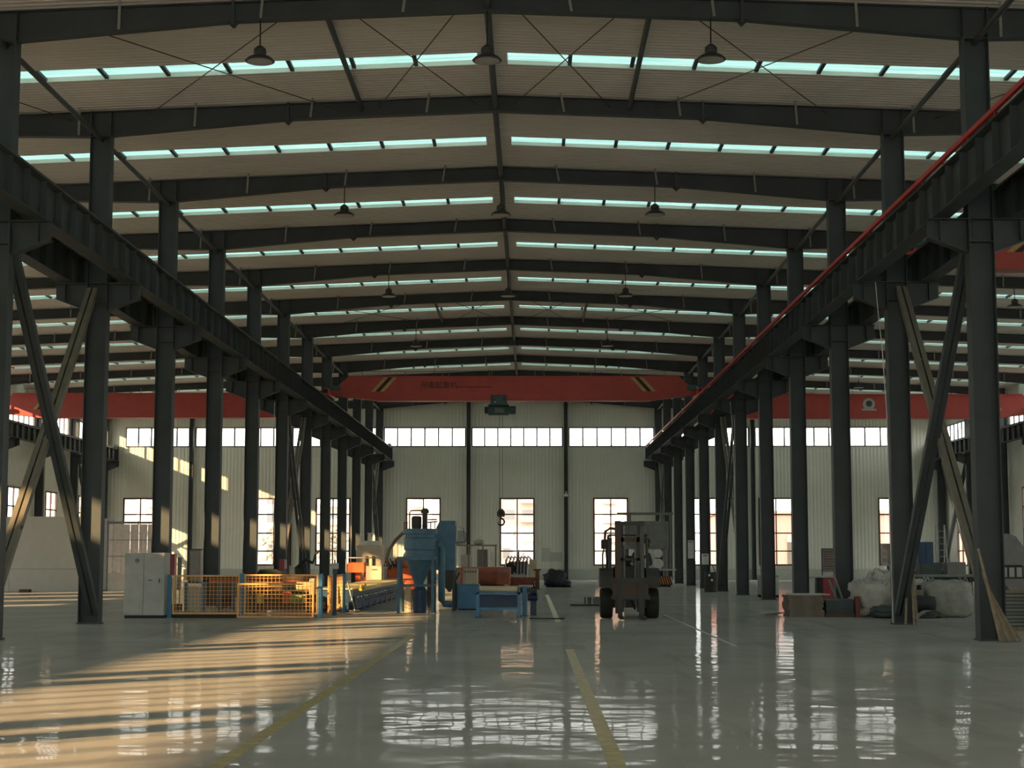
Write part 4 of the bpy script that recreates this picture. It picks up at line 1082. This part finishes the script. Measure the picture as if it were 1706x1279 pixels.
lean('leaning_plank',(8.62,46.3,.02),(8.38,46.88,.95),.06,.03,'grey_mid','grey plank leaning on the third right column, left one','planks at the third right column')
lean('leaning_plank',(8.78,46.3,.02),(8.52,46.90,1.1),.06,.03,'grey_mid','grey plank leaning on the third right column, right one','planks at the third right column')
for i, (a,b,zt) in enumerate(((8.80,9.0,.95),(9.0,9.12,1.45),(9.08,9.16,1.2))):
    lean('leaning_board',(a-.1,38.85,.02),(b-.15,39.3,zt),.05,.03,'plank','thin plank leaning on the second right column, %s from the left' % ORD[i],'planks at the second right column')
for i in range(8):
    bxp = 8.80+i*.062; tx = 8.56+i*.035; zt = (1.75,1.6,1.3,1.2,1.1,1.0,.95,.8)[i]
    lean('leaning_board',(bxp,31.4+.03*i,.02),(tx,31.88+.01*i,zt),.045,.035,('plank','wood','card')[i%3],'narrow wooden strip leaning on the nearest right column, %s from the left' % ORD[i],'wooden strips at the nearest right column')
# woven bulk bags
def bag(c, size, m, lab, seed, e=.55, nz=.10, loops=True, label_print=False):
    t = thing('bulk_bag', lab, 'bag', (c[0],c[1],0), 0, 'bulk bags by the right columns')
    MB().blob((c[0],c[1],size[2]*.96),size,e,nz,seed,36,24,flat=.04,fr=3.0).build('bag_body',m,t,smooth=True)
    if loops:
        for sx, sy in ((-.7,-.5),(.7,-.5),(-.7,.6),(.7,.6)):
            x, y, zt = c[0]+sx*size[0], c[1]+sy*size[1], size[2]*1.72
            MB().tube([(x-.07,y,zt-.1),(x-.06,y,zt+.1),(x,y-.03,zt+.18),(x+.06,y,zt+.1),(x+.07,y,zt-.1)],.022,6).build('lifting_loop',m,t)
    return t
bag((9.15,45.0),(.52,.5,.48),'bag','sagging white bulk bag behind the second right column, left side',1,nz=.34)
bag((9.75,46.2),(.42,.42,.6),'bag','upright white bulk bag with a raised corner, behind the second right column',2,nz=.32)
bag((11.05,44.4),(.62,.55,.50),'bag_grey','large full pale grey bulk bag between the two nearest right columns',3,e=.45,nz=.08)
t = bag((10.35,45.2),(.5,.4,.50),'bag','white bulk bag with dark print half hidden by the grey bulk bag',4,nz=.16)
for i in range(3): MB().box(10.2+i*.15,10.31+i*.15,44.775,44.785,.70,.84).build('print_mark','black',t)
t = bag((9.35,43.7),(.5,.32,.17),'panel_green','low dark sack lying in front of the left bulk bag',5,e=.8,nz=.2,loops=False)
t = thing('tarp_roll','dark blue-grey rolled tarpaulin lying left of the large grey bag','tarpaulin',(10.2,43.6,0))
MB().lathe([(.05,-.42),(.2,-.4),(.22,-.2),(.21,.2),(.19,.4),(.05,.42)],(10.15,43.7,.38),22,'x').build('roll','bag_dark',t,smooth=True)
MB().tube([(10.05,43.7-.225*math.cos(a),.38+.225*math.sin(a)) for a in [i*math.pi/8 for i in range(-3,12)]],.012,6).build('strap','grey_dark',t)
bx((9.75,10.55,43.5,43.95,0,.165),'bolster','grey_dark',t)
pts = [(9.75+.08*i, .06+.12*math.sin(i*.75)+.012*i) for i in range(12)]
poly = pts + [(x,z_-.012) for x,z_ in reversed(pts)]
t = thing('curled_sheet','curled pale sheet of metal on the floor below the dark roll','sheet',(10.2,42.9,0))
vs = []; N = 15
for i in range(N):
    a = math.pi*(.05+.9*i/(N-1)); 
    for yy in (42.7,43.25): vs.append((10.25-.34*math.cos(a),yy,.012+.2*math.sin(a)*(1 if i > 4 else .8)))
MB().add(vs,[(2*i,2*i+2,2*i+3,2*i+1) for i in range(N-1)]).add([(x,y,z_+.012) for x,y,z_ in vs],[(2*i+1,2*i+3,2*i+2,2*i) for i in range(N-1)]).build('sheet','grey_light',t,smooth=True)
bx((9.88,10.62,42.75,43.2,0,.012),'flat_edge','grey_light',t)
single('wood_box', MB().cbox(9.95,10.35,44.0,44.4,.0,.72,.01), 'card', 'open brown carton standing between the two white bulk bags', 'carton')
# stack of sheets at the right edge
z = .1
single('pallet_skid', MB().box(9.98,11.5,36.0,36.12,0,.1).box(9.98,11.5,37.0,37.12,0,.1).box(9.98,11.5,36.5,36.62,0,.1), 'wood', 'wooden skid under the tall sheet stack at the right edge', 'skid')
for i in range(19):
    j = random.uniform(-.04,.04)
    sheet('cut_sheet',10.0+j,11.5+j,35.95,37.2,z,.036,('panel_green','grey_mid','panel_green','card')[i%4],'thin sheet, %s from the bottom of the tall stack at the right edge' % ORD[i],'sheet','tall sheet stack',random.uniform(-.02,.02)); z += .038
single('wood_block', MB().cbox(10.22,10.75,36.0,36.15,z,z+.06,.008), 'wood', 'short pale timber lying on the tall sheet stack', 'timber')
single('plastic_wrap', MB().blob((10.25,36.6,z+.05),(.22,.25,.09),.9,.4,8,20,12,flat=.4), 'bag_dark', 'crumpled black plastic on the left end of the tall sheet stack', 'plastic', smooth=True)
# workshop things deeper in the right aisle
t = thing('extractor_hood','grey sheet-metal hood machine right of the nearest right column','machine',(14.3,50,0))
MB().prism([(13.85,1.35),(14.75,1.35),(14.7,1.85),(14.45,2.2),(14.2,2.28),(13.85,2.28)],'y',49.6,50.6).build('hood','grey_mid',t)
bx((13.9,14.7,49.7,50.5,.95,1.35),'neck','grey_dark',t,.03); bx((13.7,14.9,49.5,50.7,.1,.95),'base','grey_mid',t,.03); bx((13.75,14.85,49.55,50.65,0,.1),'plinth','grey_dark',t)
for i in range(5): bx((13.75+i*.22,13.9+i*.22,49.46,49.5,1.0,1.28),'white_tray','grey_light',t,.005)
t = thing('blue_cabinet','tall dark blue cabinet far back in the right aisle','cabinet',(18.9,80,0))
bx((18.5,19.25,79.6,80.3,.08,2.3),'body','blue_dark',t,.02); bx((18.52,19.23,79.65,80.25,0,.08),'plinth','black',t); bx((18.53,18.87,79.58,79.6,.15,2.2),'door','blue_dark',t,.008); bx((18.88,19.22,79.58,79.6,.15,2.2),'door','blue_dark',t,.008); bx((18.84,18.86,79.55,79.58,1.1,1.25),'handle','chrome',t)
t = thing('workbench','long low dark workbench between columns of the right aisle','bench',(15.2,62,0))
bx((14.2,16.4,61.5,62.5,.85,.95),'top','grey_mid',t,.01); bx((14.3,16.3,61.9,62.4,.2,.85),'back_panel','panel_green',t)
for xx in (14.3,16.2):
    for yy in (61.6,62.35): bx((xx,xx+.1,yy,yy+.1,0,.85),'leg','grey_dark',t)
bx((14.4,15.2,61.7,62.3,.95,1.38),'crate','panel_green',t,.02); bx((15.4,16.1,61.7,62.3,.95,1.4),'crate','grey_mid',t,.02)
t = thing('step_ladder','pale aluminium step ladder standing open in the right aisle','ladder',(20.7,84,0))
for sx in (-1,1):
    MB().bar((20.7+sx*.28,83.6,0),(20.7+sx*.2,84.05,3.2),.06,.03).build('front_rail','grey_light',t); MB().bar((20.7+sx*.28,84.6,0),(20.7+sx*.2,84.1,3.2),.05,.03).build('rear_rail','grey_light',t)
for i in range(9): 
    f = (i+1)/10; MB().bar((20.7-.27,83.6+.45*f,3.2*f),(20.7+.27,83.6+.45*f,3.2*f),.08,.03).build('tread','grey_light',t)
t = thing('info_board','framed board with faded red lines of text standing in the right aisle','notice board',(16.2,90,0))
bx((15.75,16.65,89.95,90,.78,1.98),'panel','grey_mid',t)
MB().box(15.7,16.7,89.93,90.02,1.98,2.04).box(15.7,15.75,89.93,90.02,0,1.98).box(16.65,16.7,89.93,90.02,0,1.98).build('frame','grey_dark',t)
for i in range(8): MB().box(15.82,16.45-.1*(i%3),89.94,89.95,1.84-i*.13,1.88-i*.13).build('text_line','magenta' if i%3 else 'grey_dark',t)
t = thing('fire_box','white fire equipment box with red characters on a post, right aisle','fire box',(15.0,70,0))
bx((14.72,15.28,69.8,70.1,1.22,2.15),'case','grey_light',t,.012); bx((14.95,15.27,69.785,69.8,1.25,2.12),'door','grey_mid',t,.004)
bx((14.95,15.05,69.9,70.0,0,1.22),'post','grey_dark',t)
for i, ch in enumerate('消火栓'):
    place('character', text_mesh(ch,.2,'red'), t, (14.83-15.0,-.212,1.98-.27*i), (math.pi/2,0,0))
t = thing('red_crate_stack','stack of dull red crates behind the brown boards in the right aisle','crate',(10.9,60,0))
for a, b in ((0,.42),(.44,.86)): bx((10.4,11.35,59.6,60.4,a,b),'crate','magenta',t,.03)
single('red_crate', MB().cbox(14.0,14.6,63.0,63.6,0,1.05,.03).box(13.98,14.62,62.98,63.62,.9,.95), 'magenta', 'tall dull red crate left of the white fire box', 'crate')
t = thing('black_drum','black drum with two white labels at the foot of the seventh right column','drum',(8.15,75.5,0))
MB().lathe([(.29,0),(.3,.02),(.3,.3),(.315,.32),(.3,.34),(.3,.6),(.315,.62),(.3,.64),(.3,.88),(.26,.9)],(8.15,75.5,0),22).build('drum_body','black',t)
MB().tube([(7.95,75.5,.9),(8.0,75.45,1.15),(8.2,75.45,1.25),(8.35,75.5,.9)],.02,6).build('handle','black',t)
for xx, zz in ((8.0,.72),(8.12,.5)): bx((xx,xx+.09,75.17,75.19,zz,zz+.09),'label','white',t)
t = thing('side_bench','plain grey-green bench between the fifth and sixth right columns','bench',(9.35,66,0))
bx((9.05,9.75,65.6,66.6,.8,.86),'top','grey_mid',t); bx((9.4,9.75,65.6,66.6,.1,.8),'drawer_box','wall_paint',t,.01); bx((9.05,9.1,65.6,66.6,0,.8),'side','grey_mid',t); bx((9.05,9.75,65.65,66.55,0,.1),'plinth','black',t)
t = thing('side_bench','low grey table between the third and fourth right columns','bench',(9.9,58,0))
bx((9.5,10.4,57.6,58.5,.88,.94),'top','grey_light',t); bx((9.55,9.8,57.7,58.4,0,.88),'pedestal','wall_paint',t,.01); bx((9.95,10.1,57.7,58.4,.0,.88),'post','black',t); bx((10.1,10.35,57.7,58.4,.35,.88),'drawer','magenta',t,.01)
for (x,y,z0,z1,w,nm) in ((8.85,fy(7)-.165,1.2,1.75,.36,'white paper notice on the eighth right column'),(8.85,fy(8)-.165,1.5,2.5,.34,'tall pale notice on the ninth right column')):
    t = thing('paper_notice',nm,'notice',(x,y,z0)); bx((x-w/2,x+w/2,y,y+.01,z0,z1),'sheet','white',t); bx((x-w*.35,x+w*.35,y-.002,y,z1-.12,z1-.06),'heading','grey_mid',t)
# thin cables hanging down at columns
def cable(pts, lab, m='white', r=.012): return single('hanging_cable', MB().tube(pts,r,6), m, lab, 'cable', 'hanging cables')
cable([(8.32,39.5,8.2),(8.36,39.5,7.6),(8.45,39.5,6.5),(8.52,39.5,5.0),(8.53,39.5,3.0),(8.55,39.5,.05)],'thin pale cable hanging beside the second right column')
cable([(8.40,fy(5)-.2,8.1),(8.48,fy(5)-.2,7.2),(8.53,fy(5)-.2,5.5),(8.54,fy(5)-.2,.05)],'thin pale cable hanging beside the sixth right column')
cable([(-10.86,fy(5)-.2,8.1),(-10.88,fy(5)-.2,6),(-10.87,fy(5)-.2,3.5),(-10.87,fy(5)-.2,.05)],'thin pale cable hanging beside the sixth left column')

# ---------------------------------------------------------------- left aisle
t = thing('partition_wall','pale panel partition standing in the left aisle','partition',(-24,77,0))
for i, (a,b) in enumerate(((-27.6,-24.15),(-24.13,-20.8))): bx((a,b,76.6,76.75,1.04,3.45),'upper_panel','partition',t); bx((a,b,76.55,76.75,0,1.02),'lower_panel','partition',t)
bx((-20.8,-20.7,76.5,82,0,3.45),'return_panel','partition',t); bx((-27.7,-27.6,76.5,82,0,3.45),'return_panel','partition',t); bx((-27.6,-20.8,76.58,76.77,1.02,1.04),'joint_strip','grey_mid',t)
t = thing('strip_curtain','pinkish plastic strip curtain on a frame behind the second left column','curtain',(-18.2,76.7,0))
for i in range(14): 
    x = -19.6+i*.2; MB().box(x,x+.19,76.7+.03*(i%2),76.71+.03*(i%2),.85+.05*math.sin(i*1.7),3.1).build('strip','curtain',t)
for xx in (-19.7,-18.3,-16.85): bx((xx,xx+.06,76.8,76.86,0,3.25),'post','grey_mid',t)
bx((-19.7,-16.79,76.78,76.86,3.12,3.22),'top_rail','grey_mid',t); bx((-19.7,-16.79,76.67,76.7,2.35,2.38),'cross_wire','grey_mid',t); bx((-19.7,-16.79,76.67,76.7,1.6,1.63),'cross_wire','grey_mid',t)
bx((-19.64,-16.85,76.82,76.84,0,1.5),'lower_sheet','partition',t)
single('dark_block', MB().cbox(-23.0,-22.55,74.4,74.8,0,.14,.01), 'brown', 'small dark timber block on the floor before the pale partition', 'timber')
t = thing('fire_stand','red fire equipment panel with white edge strips beside the third left column','fire panel',(-10.65,49.4,0))
bx((-10.78,-10.60,49.3,49.4,1.02,1.68),'red_panel','magenta',t,.01); bx((-10.82,-10.78,49.28,49.42,.2,1.66),'edge_strip','white',t); bx((-10.60,-10.57,49.28,49.42,.2,1.7),'edge_strip','white',t)
bx((-10.75,-10.6,49.3,49.4,.66,.98),'orange_panel','orange',t); bx((-10.54,-10.42,49.34,49.4,.62,1.58),'grey_panel','grey_mid',t); bx((-10.84,-10.40,49.2,49.5,0,.2),'foot','grey_dark',t,.01); bx((-10.48,-10.46,49.36,49.4,.2,.62),'rear_post','grey_mid',t)
t = thing('fire_box','small red fire box with a pink label on the sixth left column','fire box',(-10.4,fy(5)-.3,0))
bx((-10.52,-10.30,fy(5)-.55,fy(5)-.30,.85,1.5),'case','magenta',t,.01); bx((-10.30,-10.22,fy(5)-.53,fy(5)-.33,1.1,1.45),'label_plate','grey_light',t); bx((-10.45,-10.38,fy(5)-.47,fy(5)-.37,0,.85),'post','grey_dark',t)
t = thing('grey_locker','grey locker with dark frame far back in the left aisle','locker',(-20.2,100,0))
bx((-20.6,-19.9,99.7,100.3,.1,2.0),'body','grey_mid',t,.02); bx((-20.66,-20.6,99.65,100.3,0,2.05),'frame_side','grey_dark',t); bx((-20.66,-19.84,99.65,100.3,2.0,2.06),'frame_top','grey_dark',t); bx((-20.6,-19.9,99.72,100.28,0,.1),'plinth','black',t); bx((-20.55,-19.95,99.68,99.7,.2,1.9),'door','grey_mid',t,.008)
t = thing('robot_arm','dark articulated arm on the machine behind the fifth left column','robot arm',(-9.0,64,0))
bx((-9.3,-8.7,63.7,64.3,0,.7),'pedestal','grey_dark',t,.05)
MB().tube([(-9.0,64,.7),(-9.05,64,1.15),(-8.7,63.9,1.5),(-8.4,63.8,1.35)],[.12,.1,.07,.05],10).build('arm','black',t)
MB().tube([(-8.4,63.8,1.35),(-8.3,63.75,1.7),(-8.1,63.7,1.85)],.04,8).build('forearm','black',t)

# ---------------------------------------------------------------- outside, seen through the windows
g = struct('ground', MB().add([(-400,YB+.1,-.15),(400,YB+.1,-.15),(400,700,-.15),(-400,700,-.15)],[(0,1,2,3)]).add([(-400,-300,-.15),(XWL-.1,-300,-.15),(XWL-.1,YB+.1,-.15),(-400,YB+.1,-.15)],[(0,1,2,3)]).add([(XWR+.1,-300,-.15),(400,-300,-.15),(400,YB+.1,-.15),(XWR+.1,YB+.1,-.15)],[(0,1,2,3)]), 'ground')
def apartment(x, y, w, h, d, m, lab, floors, cols):
    t = thing('apartment_building', lab, 'building', (x,y,0), 0, 'apartment blocks beyond the far wall')
    bx((x-w/2,x+w/2,y,y+d,-.15,h),'block',m,t)
    bx((x-w/2-.4,x+w/2+.4,y-.4,y+d+.4,h,h+.8),'parapet',m,t)
    fh = (h-2)/floors; cw = w/cols
    wm = MB().box(-cw*.3,cw*.3,-.06,.02,0,fh*.5).mesh('window','facade_glass'); bm = MB().box(-cw*.36,cw*.36,-1.0,.0,-.15,.75).mesh('balcony',m)
    for i in range(floors):
        for j in range(cols):
            lx = -w/2+cw*(j+.5); lz = 1.4+fh*i
            place('window', wm, t, (lx,0,lz))
            if j % 3 == 1 and i: place('balcony', bm, t, (lx,0,lz-.3))
apartment(-36.5,250,26,15.5,14,'facade','pale apartment block seen through the leftmost low far window',5,6)
apartment(-15,240,11,15,12,'facade','pale apartment block seen through the window behind the blue cyclone',5,4)
apartment(1,260,12,17,12,'facade_pink','pinkish apartment block seen through the middle far window',5,4)
apartment(13,245,12,16,12,'facade_pink','pinkish apartment block seen through the far window behind the forklift',5,4)
apartment(-58,230,22,14.5,14,'facade','pale apartment block far outside the left aisle',5,6)
apartment(51,255,11,16,12,'facade','cream apartment block seen through the rightmost far window',5,4)
t = thing('low_building','low salmon-red building seen through the far windows of the right aisle','building',(26,150,0))
bx((17,40,150,160,-.15,5.4),'block','facade_red',t); bx((16.7,40.3,149.7,160,5.4,5.7),'parapet','facade_red',t)
for x0 in (23.1,29,35):
    w_ = bx((x0,x0+1.7,149.9,150.02,.3,2.9),'door','grey_dark',t); bx((x0,x0+1.7,149.85,149.95,2.9,3.5),'fanlight','facade_glass',t)
for x0 in (18.3,20.5,26,32): bx((x0,x0+1.2,149.92,150.02,1.4,2.8),'window','facade_glass',t)
t = thing('street_lamp','pale double-arm street lamp seen through the high far windows','street lamp',(-10.1,190,0))
MB().cyl((-10.1,190,-.15),(-10.1,190,16.3),.1,.06,10).build('pole','grey_light',t); MB().bar((-12.2,190,16.5),(-8.2,190,16.3),.12,.08).build('arm','grey_light',t)
for xx in (-12.4,-8.6): bx((xx,xx+.8,189.8,190.2,16.25,16.4),'lamp_head','grey_light',t,.03)
def bush(x, y, r, lab):
    t = thing('tree', lab, 'tree', (x,y,0), 0, 'bare pale trees outside')
    MB().cyl((x,y,-.15),(x,y,2.0),.12,.08,8).build('trunk','brown',t)
    m_ = MB()
    for i in range(90):
        a, b, c_ = random.gauss(0,r*.42), random.gauss(0,r*.42), random.gauss(0,r*.4)
        m_.blob((x+a,y+b,2.6+c_),(.28,.28,.22),1,.5,i,6,4)
    o = m_.build('crown','leaf',t); o['kind'] = 'stuff'
bush(-22.5,150,1.6,'bare tree outside the window beside the fifth left column')
bush(-18.5,152,1.5,'bare tree outside the window beside the seventh left column')
bush(9.5,155,1.4,'low tree outside the far window right of the forklift')
